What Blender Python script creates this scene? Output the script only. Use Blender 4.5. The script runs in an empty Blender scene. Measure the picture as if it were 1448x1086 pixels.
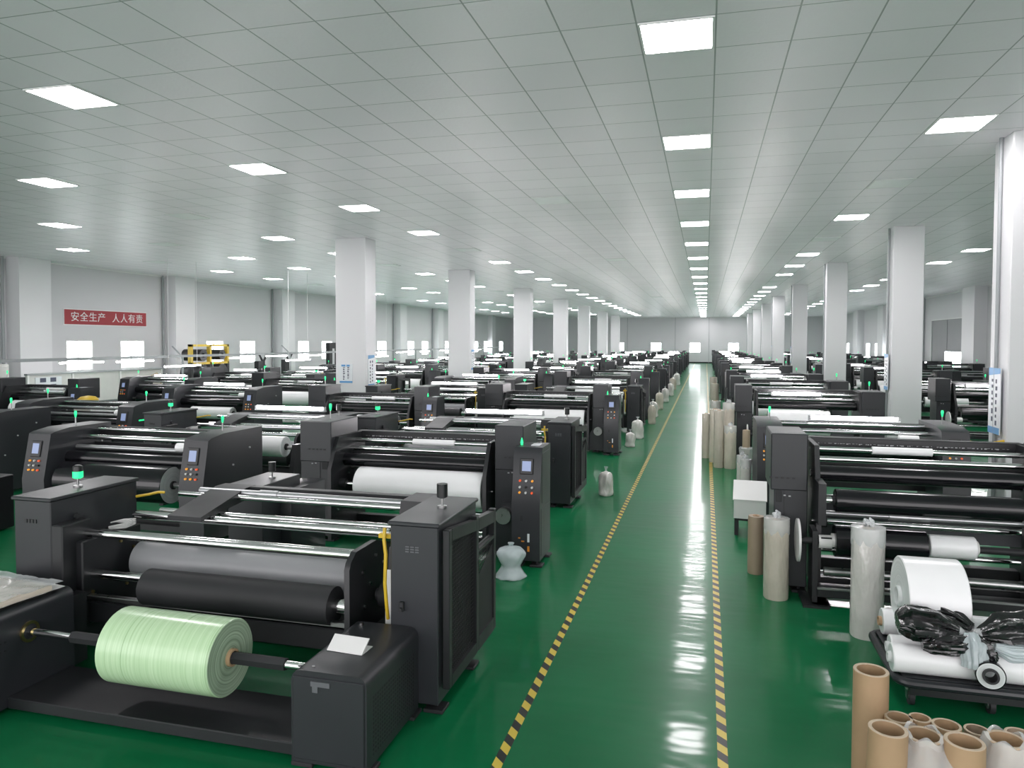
import bpy, bmesh, math, random
from mathutils import Vector, Matrix
random.seed(7)
SC = bpy.context.scene
COL = SC.collection
PI = math.pi
# ------------------------------------------------------------------ camera, world, exposure
cam = bpy.data.cameras.new('camera'); camo = bpy.data.objects.new('camera', cam); COL.objects.link(camo)
cam.sensor_fit = 'HORIZONTAL'; cam.sensor_width = 36.0
cam.lens = 1037.0 / 1448.0 * 36.0
cam.shift_y = -(543.0 - 516.5) / 1448.0
cam.clip_start = 0.05; cam.clip_end = 300
_yaw, _pit, _rol = math.radians(14.79), math.radians(1.88), math.radians(.15)
_f = Vector((-math.sin(_yaw) * math.cos(_pit), math.cos(_yaw) * math.cos(_pit), -math.sin(_pit)))
_r = Vector((math.cos(_yaw), math.sin(_yaw), 0)); _u = _r.cross(_f)
_R = math.cos(_rol) * _r + math.sin(_rol) * _u; _U = -math.sin(_rol) * _r + math.cos(_rol) * _u
camo.matrix_world = Matrix(((_R.x, _U.x, -_f.x, 0), (_R.y, _U.y, -_f.y, 0), (_R.z, _U.z, -_f.z, 2.15), (0, 0, 0, 1)))
SC.camera = camo
SC.view_settings.view_transform = 'Standard'; SC.view_settings.look = 'None'
SC.view_settings.gamma = 1.0; SC.view_settings.use_curve_mapping = False
SC.view_settings.exposure = 0.0
PANEL_L, TUBE_L, WINDOW_L, WORLD_L = 46.0, 105.0, 10.0, 3.3
wd = bpy.data.worlds.new('daylight'); SC.world = wd; wd.use_nodes = True
wd.node_tree.nodes['Background'].inputs[0].default_value = (1, .97, .99, 1)
wd.node_tree.nodes['Background'].inputs[1].default_value = WORLD_L
SC.cycles.max_bounces = 10; SC.cycles.diffuse_bounces = 5; SC.cycles.glossy_bounces = 4
SC.cycles.transparent_max_bounces = 12; SC.cycles.transmission_bounces = 4
SC.cycles.sample_clamp_indirect = 6.0; SC.cycles.caustics_reflective = False; SC.cycles.caustics_refractive = False
SC.cycles.use_denoising = True; SC.cycles.use_light_tree = True

# ------------------------------------------------------------------ materials
def srgb(r, g, b):
    f = lambda c: (c / 255 / 12.92) if c <= 10 else ((c / 255 + .055) / 1.055) ** 2.4
    return (f(r), f(g), f(b), 1)
def mat(name, col, rough=.5, metal=0., noise=None, bump=None, spec=.5, alpha=1., emit=None, coat=0., rnd=0.):
    """noise=(scale, amount, rough_amount): mottling; bump=(scale, strength)"""
    m = bpy.data.materials.new(name); m.use_nodes = True; nt = m.node_tree; b = nt.nodes['Principled BSDF']
    col = tuple(col[:3]) + (1,)
    b.inputs['Base Color'].default_value = col; b.inputs['Roughness'].default_value = rough
    b.inputs['Metallic'].default_value = metal; b.inputs['Specular IOR Level'].default_value = spec
    b.inputs['Coat Weight'].default_value = coat; b.inputs['Coat Roughness'].default_value = .08
    if alpha < 1: b.inputs['Alpha'].default_value = alpha
    if emit:
        b.inputs['Emission Color'].default_value = tuple(emit[0][:3]) + (1,); b.inputs['Emission Strength'].default_value = emit[1]
    tc = nt.nodes.new('ShaderNodeTexCoord')
    if noise:
        n = nt.nodes.new('ShaderNodeTexNoise'); n.inputs['Scale'].default_value = noise[0]; n.inputs['Detail'].default_value = 5
        nt.links.new(tc.outputs['Object'], n.inputs['Vector'])
        mx = nt.nodes.new('ShaderNodeMix'); mx.data_type = 'RGBA'
        a = noise[1]
        mx.inputs[6].default_value = tuple(c * (1 - a) for c in col[:3]) + (1,)
        mx.inputs[7].default_value = tuple(min(1, c * (1 + a)) for c in col[:3]) + (1,)
        nt.links.new(n.outputs['Fac'], mx.inputs[0]); last = mx.outputs[2]
        if rnd:
            oi = nt.nodes.new('ShaderNodeObjectInfo'); hs = nt.nodes.new('ShaderNodeHueSaturation')
            mr = nt.nodes.new('ShaderNodeMapRange'); mr.inputs[3].default_value = 1 - rnd; mr.inputs[4].default_value = 1 + rnd
            nt.links.new(oi.outputs['Random'], mr.inputs[0]); nt.links.new(mr.outputs[0], hs.inputs['Value'])
            nt.links.new(last, hs.inputs['Color']); last = hs.outputs[0]
        nt.links.new(last, b.inputs['Base Color'])
        if len(noise) > 2:
            mr = nt.nodes.new('ShaderNodeMapRange'); mr.inputs[3].default_value = max(0, rough - noise[2]); mr.inputs[4].default_value = rough + noise[2]
            nt.links.new(n.outputs['Fac'], mr.inputs[0]); nt.links.new(mr.outputs[0], b.inputs['Roughness'])
    if bump:
        n = nt.nodes.new('ShaderNodeTexNoise'); n.inputs['Scale'].default_value = bump[0]; n.inputs['Detail'].default_value = 3
        mp = nt.nodes.new('ShaderNodeMapping')
        if len(bump) > 2: mp.inputs['Scale'].default_value = bump[2]
        nt.links.new(tc.outputs['Object'], mp.inputs['Vector']); nt.links.new(mp.outputs[0], n.inputs['Vector'])
        bp = nt.nodes.new('ShaderNodeBump'); bp.inputs['Strength'].default_value = bump[1]; bp.inputs['Distance'].default_value = bump[3] if len(bump) > 3 else .01
        nt.links.new(n.outputs['Fac'], bp.inputs['Height']); nt.links.new(bp.outputs[0], b.inputs['Normal'])
        if coat: nt.links.new(bp.outputs[0], b.inputs['Coat Normal'])
    return m
M = {}
M['paint'] = mat('charcoal_paint', (.022, .024, .028), .36, noise=(3, .12, .06), bump=(260, .05), rnd=.12)
M['paint_grey'] = mat('grey_paint', (.11, .115, .125), .38, noise=(3, .12, .06), bump=(260, .05))
M['paint_dark'] = mat('black_paint', (.013, .014, .016), .42, noise=(4, .2, .08), rnd=.1)
M['chrome'] = mat('polished_chrome', (.80, .80, .80), .10, 1, noise=(6, .06, .04))
M['steel'] = mat('brushed_steel', (.42, .42, .42), .3, 1, noise=(20, .15, .08))
M['aluminium'] = mat('dull_aluminium', (.46, .47, .48), .32, .8, noise=(8, .1, .05))
M['brass'] = mat('brass_ring', (.45, .35, .16), .3, 1, noise=(10, .1))
M['rubber'] = mat('matt_black_rubber', (.016, .017, .019), .62, noise=(8, .15))
M['black_film'] = mat('glossy_black_film', (.007, .007, .009), .14, noise=(6, .2), bump=(5, .10, (.3, 12, 12)))
M['white_film'] = mat('white_film', (.92, .92, .93), .28, noise=(5, .03), bump=(9, .05, (10, 1, 1)))
M['film_end'] = mat('film_roll_end', (.70, .73, .72), .4, noise=(8, .05))
M['grey_sheet'] = mat('grey_film_sheet', (.30, .31, .32), .35, noise=(4, .08))
M['cardboard'] = mat('brown_cardboard', (.40, .27, .155), .62, noise=(9, .12), rnd=.08)
M['cardboard_rim'] = mat('cut_cardboard_rim', (.58, .47, .35), .8, noise=(30, .12))
M['kraft'] = mat('kraft_paper', (.36, .28, .20), .5, noise=(7, .08))
M['beige'] = mat('wrapped_beige_roll', (.55, .50, .42), .2, noise=(9, .14), bump=(11, .9, (1, 1, .3), .03), rnd=.08, coat=.7)
M['white_wrap'] = mat('white_shrink_wrap', (.66, .64, .61), .2, noise=(9, .14), bump=(12, .9, (1, 1, .35), .03), rnd=.06, coat=.7)
M['white_plastic'] = mat('white_plastic', (.74, .74, .73), .3, noise=(5, .04))
M['black_plastic'] = mat('crumpled_black_plastic', (.008, .008, .009), .13, noise=(8, .2), bump=(45, .35), coat=.6)
M['yellow'] = mat('yellow_paint', (.62, .42, .03), .4, noise=(6, .1))
M['orange'] = mat('orange_paint', (.7, .25, .03), .4, noise=(6, .1))
M['red'] = mat('red_plastic', (.5, .03, .02), .35, noise=(6, .1))
M['blue'] = mat('blue_plastic', (.05, .10, .38), .35, noise=(6, .1))
M['screen'] = mat('operator_screen', (.1, .12, .2), .2, noise=(9, .1), emit=((.36, .46, .75), .55))
M['btn_red'] = mat('red_button', (.5, .05, .02), .3, emit=((1, .16, .05), .5))
M['btn_orange'] = mat('orange_button', (.5, .2, .02), .3, emit=((1, .42, .06), .6))
M['btn_white'] = mat('white_button', (.7, .7, .7), .3)
M['btn_black'] = mat('black_button', (.02, .02, .02), .3)
M['green_lamp'] = mat('lit_green_lamp', (.02, .5, .15), .3, emit=((.02, .8, .26), 1.5))
M['dark_lamp'] = mat('unlit_beacon', (.01, .011, .012), .35, noise=(9, .1))
M['mark'] = mat('worn_white_marking', (.45, .46, .47), .6, noise=(30, .3))
M['wall'] = mat('white_wall_paint', (.64, .635, .655), .5, noise=(.6, .03, .05))
M['pillar'] = mat('white_pillar_paint', (.75, .745, .765), .38, noise=(.8, .02, .05))
M['pipe'] = mat('grey_pipe', (.33, .35, .36), .4, noise=(4, .1))
M['frame_white'] = mat('white_window_frame', (.8, .8, .8), .4, noise=(3, .03))
M['shutter'] = mat('grey_shutter', (.26, .27, .28), .5, noise=(3, .06))
M['daylight'] = mat('bright_daylit_pane', (.8, .85, .9), .3, emit=((.93, .97, 1), WINDOW_L))
M['panel_on'] = mat('lit_light_panel', (.9, .9, .9), .4, emit=((1, .955, .98), PANEL_L))
M['panel_off'] = mat('unlit_light_panel', (.88, .89, .90), .35, noise=(4, .02))
M['tube_on'] = mat('lit_fluorescent_tube', (.9, .9, .9), .4, emit=((1, .955, .98), TUBE_L))
M['wall_tube'] = mat('lit_wall_tube', (.9, .9, .9), .4, emit=((1, .97, .98), 38.0))
M['banner'] = mat('red_banner_cloth', (.36, .035, .045), .6, noise=(5, .08))
M['letter'] = mat('white_lettering', (.8, .8, .8), .6, noise=(20, .05))
M['poster_blue'] = mat('poster_blue', (.10, .32, .62), .4, noise=(8, .08))
M['poster_white'] = mat('poster_white', (.74, .77, .80), .4, noise=(8, .03))
M['poster_ink'] = mat('poster_ink', (.05, .06, .10), .5, noise=(8, .2))
M['board'] = mat('off_white_board', (.62, .62, .60), .45, noise=(5, .05))
M['wood'] = mat('pale_wood', (.50, .38, .20), .5, noise=(7, .15))
def clear_plastic(name, col, a):
    m = mat(name, col, .12, noise=(5, .05), bump=(13, .8)); nt = m.node_tree; b = nt.nodes['Principled BSDF']
    b.inputs['Alpha'].default_value = a
    return m
M['clear'] = clear_plastic('clear_plastic_film', (.80, .83, .84), .45)
M['haze_film'] = clear_plastic('hazy_plastic_bag', (.62, .70, .72), .70)
# green banded film: streaks around the roll
def green_film():
    m = mat('pale_green_film', (.42, .60, .38), .2); nt = m.node_tree; b = nt.nodes['Principled BSDF']
    tc = nt.nodes.new('ShaderNodeTexCoord'); mp = nt.nodes.new('ShaderNodeMapping'); mp.inputs['Scale'].default_value = (85, .9, .9)
    n = nt.nodes.new('ShaderNodeTexNoise'); n.inputs['Scale'].default_value = 1.0; n.inputs['Detail'].default_value = 6
    cr = nt.nodes.new('ShaderNodeValToRGB'); e = cr.color_ramp.elements
    e[0].position = .27; e[0].color = (.22, .36, .19, 1); e[1].position = .66; e[1].color = (.52, .70, .46, 1)
    x = cr.color_ramp.elements.new(.36); x.color = (.42, .61, .36, 1)
    nt.links.new(tc.outputs['Object'], mp.inputs['Vector']); nt.links.new(mp.outputs[0], n.inputs['Vector'])
    nt.links.new(n.outputs['Fac'], cr.inputs[0]); nt.links.new(cr.outputs[0], b.inputs['Base Color'])
    bp = nt.nodes.new('ShaderNodeBump'); bp.inputs['Strength'].default_value = .25; bp.inputs['Distance'].default_value = .004
    nt.links.new(n.outputs['Fac'], bp.inputs['Height']); nt.links.new(bp.outputs[0], b.inputs['Normal'])
    return m
M['green_film'] = green_film()
# concentric winding rings on a roll end (object x is the roll axis)
def ring_end(name, c0, c1):
    m = mat(name, c0, .3); nt = m.node_tree; b = nt.nodes['Principled BSDF']
    tc = nt.nodes.new('ShaderNodeTexCoord'); mp = nt.nodes.new('ShaderNodeMapping'); mp.inputs['Scale'].default_value = (0, 1, 1)
    ln = nt.nodes.new('ShaderNodeVectorMath'); ln.operation = 'LENGTH'
    n = nt.nodes.new('ShaderNodeTexNoise'); n.noise_dimensions = '1D'; n.inputs['Scale'].default_value = 60; n.inputs['Detail'].default_value = 4
    cr = nt.nodes.new('ShaderNodeValToRGB'); e = cr.color_ramp.elements
    e[0].position = .35; e[0].color = tuple(c0) + (1,); e[1].position = .7; e[1].color = tuple(c1) + (1,)
    nt.links.new(tc.outputs['Object'], mp.inputs['Vector']); nt.links.new(mp.outputs[0], ln.inputs[0])
    nt.links.new(ln.outputs['Value'], n.inputs['W']); nt.links.new(n.outputs['Fac'], cr.inputs[0]); nt.links.new(cr.outputs[0], b.inputs['Base Color'])
    return m
M['green_end'] = ring_end('green_film_end', (.20, .28, .19), (.42, .55, .40))
M['white_end'] = ring_end('white_film_end', (.58, .62, .61), (.74, .77, .77))
# floor: glossy green epoxy
def floor_mat():
    m = mat('glossy_green_epoxy', (.004, .12, .05), .3, spec=.07); nt = m.node_tree; b = nt.nodes['Principled BSDF']
    b.inputs['Coat Weight'].default_value = .36; b.inputs['Coat Roughness'].default_value = .09; b.inputs['Coat IOR'].default_value = 1.42
    tc = nt.nodes.new('ShaderNodeTexCoord')
    n = nt.nodes.new('ShaderNodeTexNoise'); n.inputs['Scale'].default_value = .9; n.inputs['Detail'].default_value = 6
    nt.links.new(tc.outputs['Object'], n.inputs['Vector'])
    cr = nt.nodes.new('ShaderNodeValToRGB'); e = cr.color_ramp.elements
    e[0].position = .3; e[0].color = (.0035, .115, .040, 1); e[1].position = .7; e[1].color = (.005, .152, .055, 1)
    nt.links.new(n.outputs['Fac'], cr.inputs[0]); nt.links.new(cr.outputs[0], b.inputs['Base Color'])
    mr = nt.nodes.new('ShaderNodeMapRange'); mr.inputs[1].default_value = .3; mr.inputs[2].default_value = .7; mr.inputs[3].default_value = .285; mr.inputs[4].default_value = .33
    nt.links.new(n.outputs['Fac'], mr.inputs[0]); nt.links.new(mr.outputs[0], b.inputs['Roughness'])
    n2 = nt.nodes.new('ShaderNodeTexNoise'); n2.inputs['Scale'].default_value = 3.2; n2.inputs['Detail'].default_value = 1
    mp2 = nt.nodes.new('ShaderNodeMapping'); mp2.inputs['Location'].default_value = (40.3, 40.7, 3.37); mp2.inputs['Rotation'].default_value = (.21, .13, .1); mp2.inputs['Scale'].default_value = (1, 2.4, 1)
    nt.links.new(tc.outputs['Object'], mp2.inputs['Vector']); nt.links.new(mp2.outputs[0], n2.inputs['Vector'])
    bp = nt.nodes.new('ShaderNodeBump'); bp.inputs['Strength'].default_value = .22; bp.inputs['Distance'].default_value = .01
    nt.links.new(n2.outputs['Fac'], bp.inputs['Height']); nt.links.new(bp.outputs[0], b.inputs['Normal']); nt.links.new(bp.outputs[0], b.inputs['Coat Normal'])
    return m
M['floor'] = floor_mat()
TX, TY = .6, .65           # ceiling tile size
def ceiling_mat():
    m = mat('aluminium_ceiling_tiles', (.7, .7, .7), .38); nt = m.node_tree; b = nt.nodes['Principled BSDF']
    b.inputs['Specular IOR Level'].default_value = .6
    tc = nt.nodes.new('ShaderNodeTexCoord'); mp = nt.nodes.new('ShaderNodeMapping')
    mp.inputs['Scale'].default_value = (1 / TX, 1 / TY, 1); mp.inputs['Location'].default_value = ((.25 + 600 * TX + TX / 2) / TX, (-6.15 + 600 * TY + TY / 2) / TY, 0)
    nt.links.new(tc.outputs['Object'], mp.inputs['Vector'])
    fr = nt.nodes.new('ShaderNodeVectorMath'); fr.operation = 'FRACTION'; nt.links.new(mp.outputs[0], fr.inputs[0])
    sp = nt.nodes.new('ShaderNodeSeparateXYZ'); nt.links.new(fr.outputs[0], sp.inputs[0])
    def edge(out, w):
        a = nt.nodes.new('ShaderNodeMath'); a.operation = 'SUBTRACT'; a.inputs[1].default_value = .5; nt.links.new(out, a.inputs[0])
        c = nt.nodes.new('ShaderNodeMath'); c.operation = 'ABSOLUTE'; nt.links.new(a.outputs[0], c.inputs[0])
        g = nt.nodes.new('ShaderNodeMath'); g.operation = 'GREATER_THAN'; g.inputs[1].default_value = .5 - w; nt.links.new(c.outputs[0], g.inputs[0]); return g.outputs[0]
    gx, gy = edge(sp.outputs[0], .011), edge(sp.outputs[1], .008)
    mxm = nt.nodes.new('ShaderNodeMath'); mxm.operation = 'MAXIMUM'; nt.links.new(gx, mxm.inputs[0]); nt.links.new(gy, mxm.inputs[1])
    fl = nt.nodes.new('ShaderNodeVectorMath'); fl.operation = 'FLOOR'; nt.links.new(mp.outputs[0], fl.inputs[0])
    wn = nt.nodes.new('ShaderNodeTexWhiteNoise'); nt.links.new(fl.outputs[0], wn.inputs['Vector'])
    cr = nt.nodes.new('ShaderNodeValToRGB'); e = cr.color_ramp.elements
    e[0].position = 0; e[0].color = (.90, .855, .905, 1); e[1].position = 1; e[1].color = (.95, .905, .955, 1)
    nt.links.new(wn.outputs['Value'], cr.inputs[0])
    mx = nt.nodes.new('ShaderNodeMix'); mx.data_type = 'RGBA'; mx.inputs[7].default_value = (.36, .37, .38, 1)
    nt.links.new(mxm.outputs[0], mx.inputs[0]); nt.links.new(cr.outputs[0], mx.inputs[6]); nt.links.new(mx.outputs[2], b.inputs['Base Color'])
    # fine embossed dots
    vo = nt.nodes.new('ShaderNodeTexVoronoi'); vo.inputs['Scale'].default_value = 28; nt.links.new(tc.outputs['Object'], vo.inputs['Vector'])
    bp = nt.nodes.new('ShaderNodeBump'); bp.inputs['Strength'].default_value = .10; bp.inputs['Distance'].default_value = .01
    nt.links.new(vo.outputs['Distance'], bp.inputs['Height']); nt.links.new(bp.outputs[0], b.inputs['Normal'])
    return m
M['ceiling'] = ceiling_mat()
def hazard_mat():
    m = mat('yellow_black_tape', (.8, .6, .05), .4); nt = m.node_tree; b = nt.nodes['Principled BSDF']
    tc = nt.nodes.new('ShaderNodeTexCoord'); sp = nt.nodes.new('ShaderNodeSeparateXYZ'); nt.links.new(tc.outputs['Object'], sp.inputs[0])
    a = nt.nodes.new('ShaderNodeMath'); a.operation = 'MULTIPLY_ADD'; a.inputs[1].default_value = 1.0
    nt.links.new(sp.outputs[0], a.inputs[0]); nt.links.new(sp.outputs[1], a.inputs[2])
    d = nt.nodes.new('ShaderNodeMath'); d.operation = 'DIVIDE'; d.inputs[1].default_value = .155; nt.links.new(a.outputs[0], d.inputs[0])
    f = nt.nodes.new('ShaderNodeMath'); f.operation = 'FRACT'; nt.links.new(d.outputs[0], f.inputs[0])
    g = nt.nodes.new('ShaderNodeMath'); g.operation = 'GREATER_THAN'; g.inputs[1].default_value = .5; nt.links.new(f.outputs[0], g.inputs[0])
    mx = nt.nodes.new('ShaderNodeMix'); mx.data_type = 'RGBA'; mx.inputs[6].default_value = (.62, .47, .06, 1); mx.inputs[7].default_value = (.012, .013, .012, 1)
    nt.links.new(g.outputs[0], mx.inputs[0]); nt.links.new(mx.outputs[2], b.inputs['Base Color'])
    return m
M['hazard'] = hazard_mat()

# ------------------------------------------------------------------ mesh helper
class G:
    """collects shapes; build() links them as ONE mesh object. off: subtracted from every point; mir: flips x."""
    off = Vector((0, 0, 0)); mir = 1
    def __init__(s): s.bm = bmesh.new(); s.mi = 0
    def _new(s, before):
        for f in s.bm.faces:
            if f not in before: f.material_index = s.mi
    def box(s, x0, x1, y0, y1, z0, z1, b=0, seg=1, rx=0, edges=None):
        bf = set(s.bm.faces)
        r = bmesh.ops.create_cube(s.bm, size=1)['verts']
        for v in r:
            v.co = Vector(((x0 + x1) / 2 + v.co.x * (x1 - x0), (y0 + y1) / 2 + v.co.y * (y1 - y0), (z0 + z1) / 2 + v.co.z * (z1 - z0)))
        if rx:
            c = Vector(((x0 + x1) / 2, (y0 + y1) / 2, (z0 + z1) / 2)); bmesh.ops.rotate(s.bm, verts=r, cent=c, matrix=Matrix.Rotation(rx, 3, 'X'))
        if b:
            es = list({e for v in r for e in v.link_edges})
            if edges: es = [e for e in es if edges(e.verts[0].co, e.verts[1].co)]
            bmesh.ops.bevel(s.bm, geom=es, offset=b, segments=seg, affect='EDGES', profile=.5)
        s._new(bf); return s
    def cyl(s, p0, p1, r0, r1=None, n=20, cap=True):
        r1 = r0 if r1 is None else r1
        p0, p1 = Vector(p0), Vector(p1); d = (p1 - p0).normalized()
        a = d.orthogonal().normalized(); c = d.cross(a); A, B = [], []
        for i in range(n):
            t = 2 * PI * i / n; q = a * math.cos(t) + c * math.sin(t)
            A.append(s.bm.verts.new(p0 + q * r0)); B.append(s.bm.verts.new(p1 + q * r1))
        fs = [s.bm.faces.new((A[i], A[(i + 1) % n], B[(i + 1) % n], B[i])) for i in range(n)]
        if cap: fs += [s.bm.faces.new(A[::-1]), s.bm.faces.new(B)]
        for f in fs: f.material_index = s.mi
        return s
    def tube(s, p0, p1, ro, ri, n=28, end_mi=None, in_mi=None, bev=0.):
        p0, p1 = Vector(p0), Vector(p1); d = (p1 - p0).normalized(); a = d.orthogonal().normalized(); c = d.cross(a)
        prof = [(p0, ri), (p0, ro - bev), (p0 + d * bev, ro), (p1 - d * bev, ro), (p1, ro - bev), (p1, ri)] if bev else [(p0, ri), (p0, ro), (p1, ro), (p1, ri)]
        R = [[s.bm.verts.new(p + (a * math.cos(2 * PI * i / n) + c * math.sin(2 * PI * i / n)) * r) for i in range(n)] for p, r in prof]
        k = len(R)
        for j in range(k):
            q = (j + 1) % k
            mi = s.mi
            if j in (0, k - 2) and end_mi is not None: mi = end_mi
            if j == k - 1 and in_mi is not None: mi = in_mi
            for i in range(n):
                f = s.bm.faces.new((R[j][i], R[j][(i + 1) % n], R[q][(i + 1) % n], R[q][i])); f.material_index = mi
        return s
    def prism(s, pts, axis, a, b):
        mk = {'x': lambda p, t: (t, p[0], p[1]), 'y': lambda p, t: (p[0], t, p[1]), 'z': lambda p, t: (p[0], p[1], t)}[axis]
        A = [s.bm.verts.new(mk(p, a)) for p in pts]; B = [s.bm.verts.new(mk(p, b)) for p in pts]; n = len(pts)
        fs = [s.bm.faces.new((A[i], A[(i + 1) % n], B[(i + 1) % n], B[i])) for i in range(n)] + [s.bm.faces.new(A[::-1]), s.bm.faces.new(B)]
        for f in fs: f.material_index = s.mi
        return s
    def sweep(s, pts, r, n=8, close=False):
        pts = [Vector(p) for p in pts]; rings = []
        for i, p in enumerate(pts):
            d = (pts[min(i + 1, len(pts) - 1)] - pts[max(i - 1, 0)]).normalized()
            up = Vector((0, 0, 1)) if abs(d.z) < .9 else Vector((1, 0, 0))
            a = d.cross(up).normalized(); c = a.cross(d)
            rr = r[i] if isinstance(r, (list, tuple)) else r
            rings.append([s.bm.verts.new(p + (a * math.cos(2 * PI * k / n) + c * math.sin(2 * PI * k / n)) * rr) for k in range(n)])
        for A, B in zip(rings, rings[1:]):
            for k in range(n):
                f = s.bm.faces.new((A[k], A[(k + 1) % n], B[(k + 1) % n], B[k])); f.material_index = s.mi
        for R in (rings[0], rings[-1]):
            f = s.bm.faces.new(R); f.material_index = s.mi
        return s
    def lathe(s, prof, c=(0, 0, 0), n=24, wob=None, fine=0):
        """prof: (r, z) from bottom to top about a vertical axis; wob(i, j, r) can crumple the radius"""
        R = []; J = list(range(len(prof)))
        if fine:
            q, J, L = [], [], len(prof)
            for i in range(L - 1):
                p = [prof[max(0, min(L - 1, i + k))] for k in (-1, 0, 1, 2)]
                for k in range(fine):
                    t = k / fine
                    q.append(tuple(.5 * (2 * p[1][d] + (p[2][d] - p[0][d]) * t + (2 * p[0][d] - 5 * p[1][d] + 4 * p[2][d] - p[3][d]) * t * t + (3 * p[1][d] - p[0][d] - 3 * p[2][d] + p[3][d]) * t ** 3) for d in (0, 1))); J.append(i + t)
            q.append(prof[-1]); J.append(L - 1); prof = q
        for j, (r, z) in zip(J, prof):
            r = max(r, .0005)
            R.append([s.bm.verts.new((c[0] + (r if not wob else wob(i / n * 2 * PI, j, r)) * math.cos(2 * PI * i / n), c[1] + (r if not wob else wob(i / n * 2 * PI, j, r)) * math.sin(2 * PI * i / n), c[2] + z)) for i in range(n)])
        for A, B in zip(R, R[1:]):
            for k in range(n):
                f = s.bm.faces.new((A[k], A[(k + 1) % n], B[(k + 1) % n], B[k])); f.material_index = s.mi
        for Q in (R[0], R[-1]):
            f = s.bm.faces.new(Q); f.material_index = s.mi
        return s
    def quad(s, a, b, c, d):
        f = s.bm.faces.new([s.bm.verts.new(p) for p in (a, b, c, d)]); f.material_index = s.mi; return s
    def blob(s, c, r, sub=3, fn=None):
        bf = set(s.bm.faces)
        vs = bmesh.ops.create_icosphere(s.bm, subdivisions=sub, radius=1)['verts']
        for v in vs:
            k = fn(v.co) if fn else 1
            v.co = Vector((c[0] + v.co.x * r[0] * k, c[1] + v.co.y * r[1] * k, c[2] + v.co.z * r[2] * k))
        s._new(bf); return s
    def build(s, name, mats, parent=None, flat=False):
        bm = s.bm
        o = G.off if parent is not None or name is None else G.off
        for v in bm.verts:
            v.co = v.co - o
            if G.mir < 0: v.co.x = -v.co.x
        bmesh.ops.recalc_face_normals(bm, faces=bm.faces)
        if not flat:
            for f in bm.faces: f.smooth = True
            for e in bm.edges:
                if len(e.link_faces) == 2:
                    if e.calc_face_angle(0) > .55: e.smooth = False
        me = bpy.data.meshes.new(name); bm.to_mesh(me); bm.free()
        for m in (mats if isinstance(mats, (list, tuple)) else [mats]): me.materials.append(M[m])
        ob = bpy.data.objects.new(name, me); COL.objects.link(ob)
        if parent is not None: ob.parent = parent
        return ob
def tag(o, label, cat, group=None, kind=None):
    if label: o['label'] = label
    if cat: o['category'] = cat
    if group: o['group'] = group
    if kind: o['kind'] = kind
    return o
def struct(o): o['kind'] = 'structure'; return o
def thing(name, loc, label, cat, group=None, rz=0):
    o = bpy.data.objects.new(name, None); COL.objects.link(o); o.location = loc; o.rotation_euler = (0, 0, rz); o.empty_display_size = .1
    return tag(o, label, cat, group)
def copy_tree(o, loc, label, group=None, rz=None, depth=2):
    c = o.copy(); COL.objects.link(c); c.location = loc
    if rz is not None: c.rotation_euler = (0, 0, rz)
    c['label'] = label
    if group: c['group'] = group
    def rec(src, dst, d):
        for ch in src.children:
            q = ch.copy(); COL.objects.link(q); q.parent = dst
            if d > 1: rec(ch, q, d - 1)
    rec(o, c, depth); return c
class at_origin:
    """with at_origin(off, mir): builders work in world numbers, meshes land in the thing's own frame"""
    def __init__(s, off=(0, 0, 0), mir=1): s.o = Vector(off); s.m = mir
    def __enter__(s): s.p = (G.off, G.mir); G.off, G.mir = s.o, s.m
    def __exit__(s, *a): G.off, G.mir = s.p
ORD = 'first second third fourth fifth sixth seventh eighth ninth tenth eleventh twelfth thirteenth fourteenth fifteenth sixteenth seventeenth eighteenth nineteenth twentieth'.split()
def ordinal(i):
    if i < 20: return ORD[i]
    t = {20: 'twenty', 30: 'thirty', 40: 'forty'}[(i + 1) // 10 * 10]
    return t + '-' + ORD[(i + 1) % 10 - 1] if (i + 1) % 10 else {30: 'thirtieth', 40: 'fortieth'}[i + 1]

# ------------------------------------------------------------------ room
XL, XR, YF, YB, ZC = -20.2, 11.8, -4.0, 76.0, 4.62
struct(G().box(XL - .3, XR + .3, YF, YB + .3, -.25, 0).build('floor', 'floor'))
struct(G().box(XL - .3, XR + .3, YF, YB + .3, ZC, ZC + .2).build('ceiling', 'ceiling'))
def wall(name, axis, at, thick, u0, u1, holes):
    """wall with real rectangular openings; u runs along the wall; holes = (ua, ub, za, zb)"""
    us = sorted({u0, u1} | {h[0] for h in holes} | {h[1] for h in holes}); g = G()
    for a, b in zip(us, us[1:]):
        hs = sorted([(h[2], h[3]) for h in holes if h[0] <= a + 1e-6 and h[1] >= b - 1e-6]); z = 0
        for za, zb in hs + [(ZC, ZC)]:
            if za > z:
                if axis == 'x': g.box(min(at, at + thick), max(at, at + thick), a, b, z, za)
                else: g.box(a, b, min(at, at + thick), max(at, at + thick), z, za)
            z = zb
    return struct(g.build(name, 'wall', flat=True))
WIN = []   # (axis, at, outward, ua, ub, za, zb)
left_w = [(19.42, 20.52), (21.72, 22.9), (26.37, 27.53), (28.65, 29.85), (33.52, 34.62), (35.9, 37.1), (40.2, 41.4), (42.9, 44.3), (47.8, 49.05), (50.45, 51.8), (55.4, 56.8), (58, 59.3), (63, 64.3), (66.1, 67.5), (71.4, 72.8)]
WL = [(a, b, 1.12, 2.15) for a, b in left_w]
wall('wall_left', 'x', XL, -.24, YF, YB, WL)
end_w = [(-5.45, -4.35, 1.15, 2.05), (-1.6, -.5, 1.05, 2.05), (2.15, 3.2, 1.1, 2.05), (-9.2, -8.1, 1.1, 2.05), (6.2, 7.4, 1.1, 2.05)]
wall('wall_back', 'y', YB, .24, XL, XR, end_w)
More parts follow.
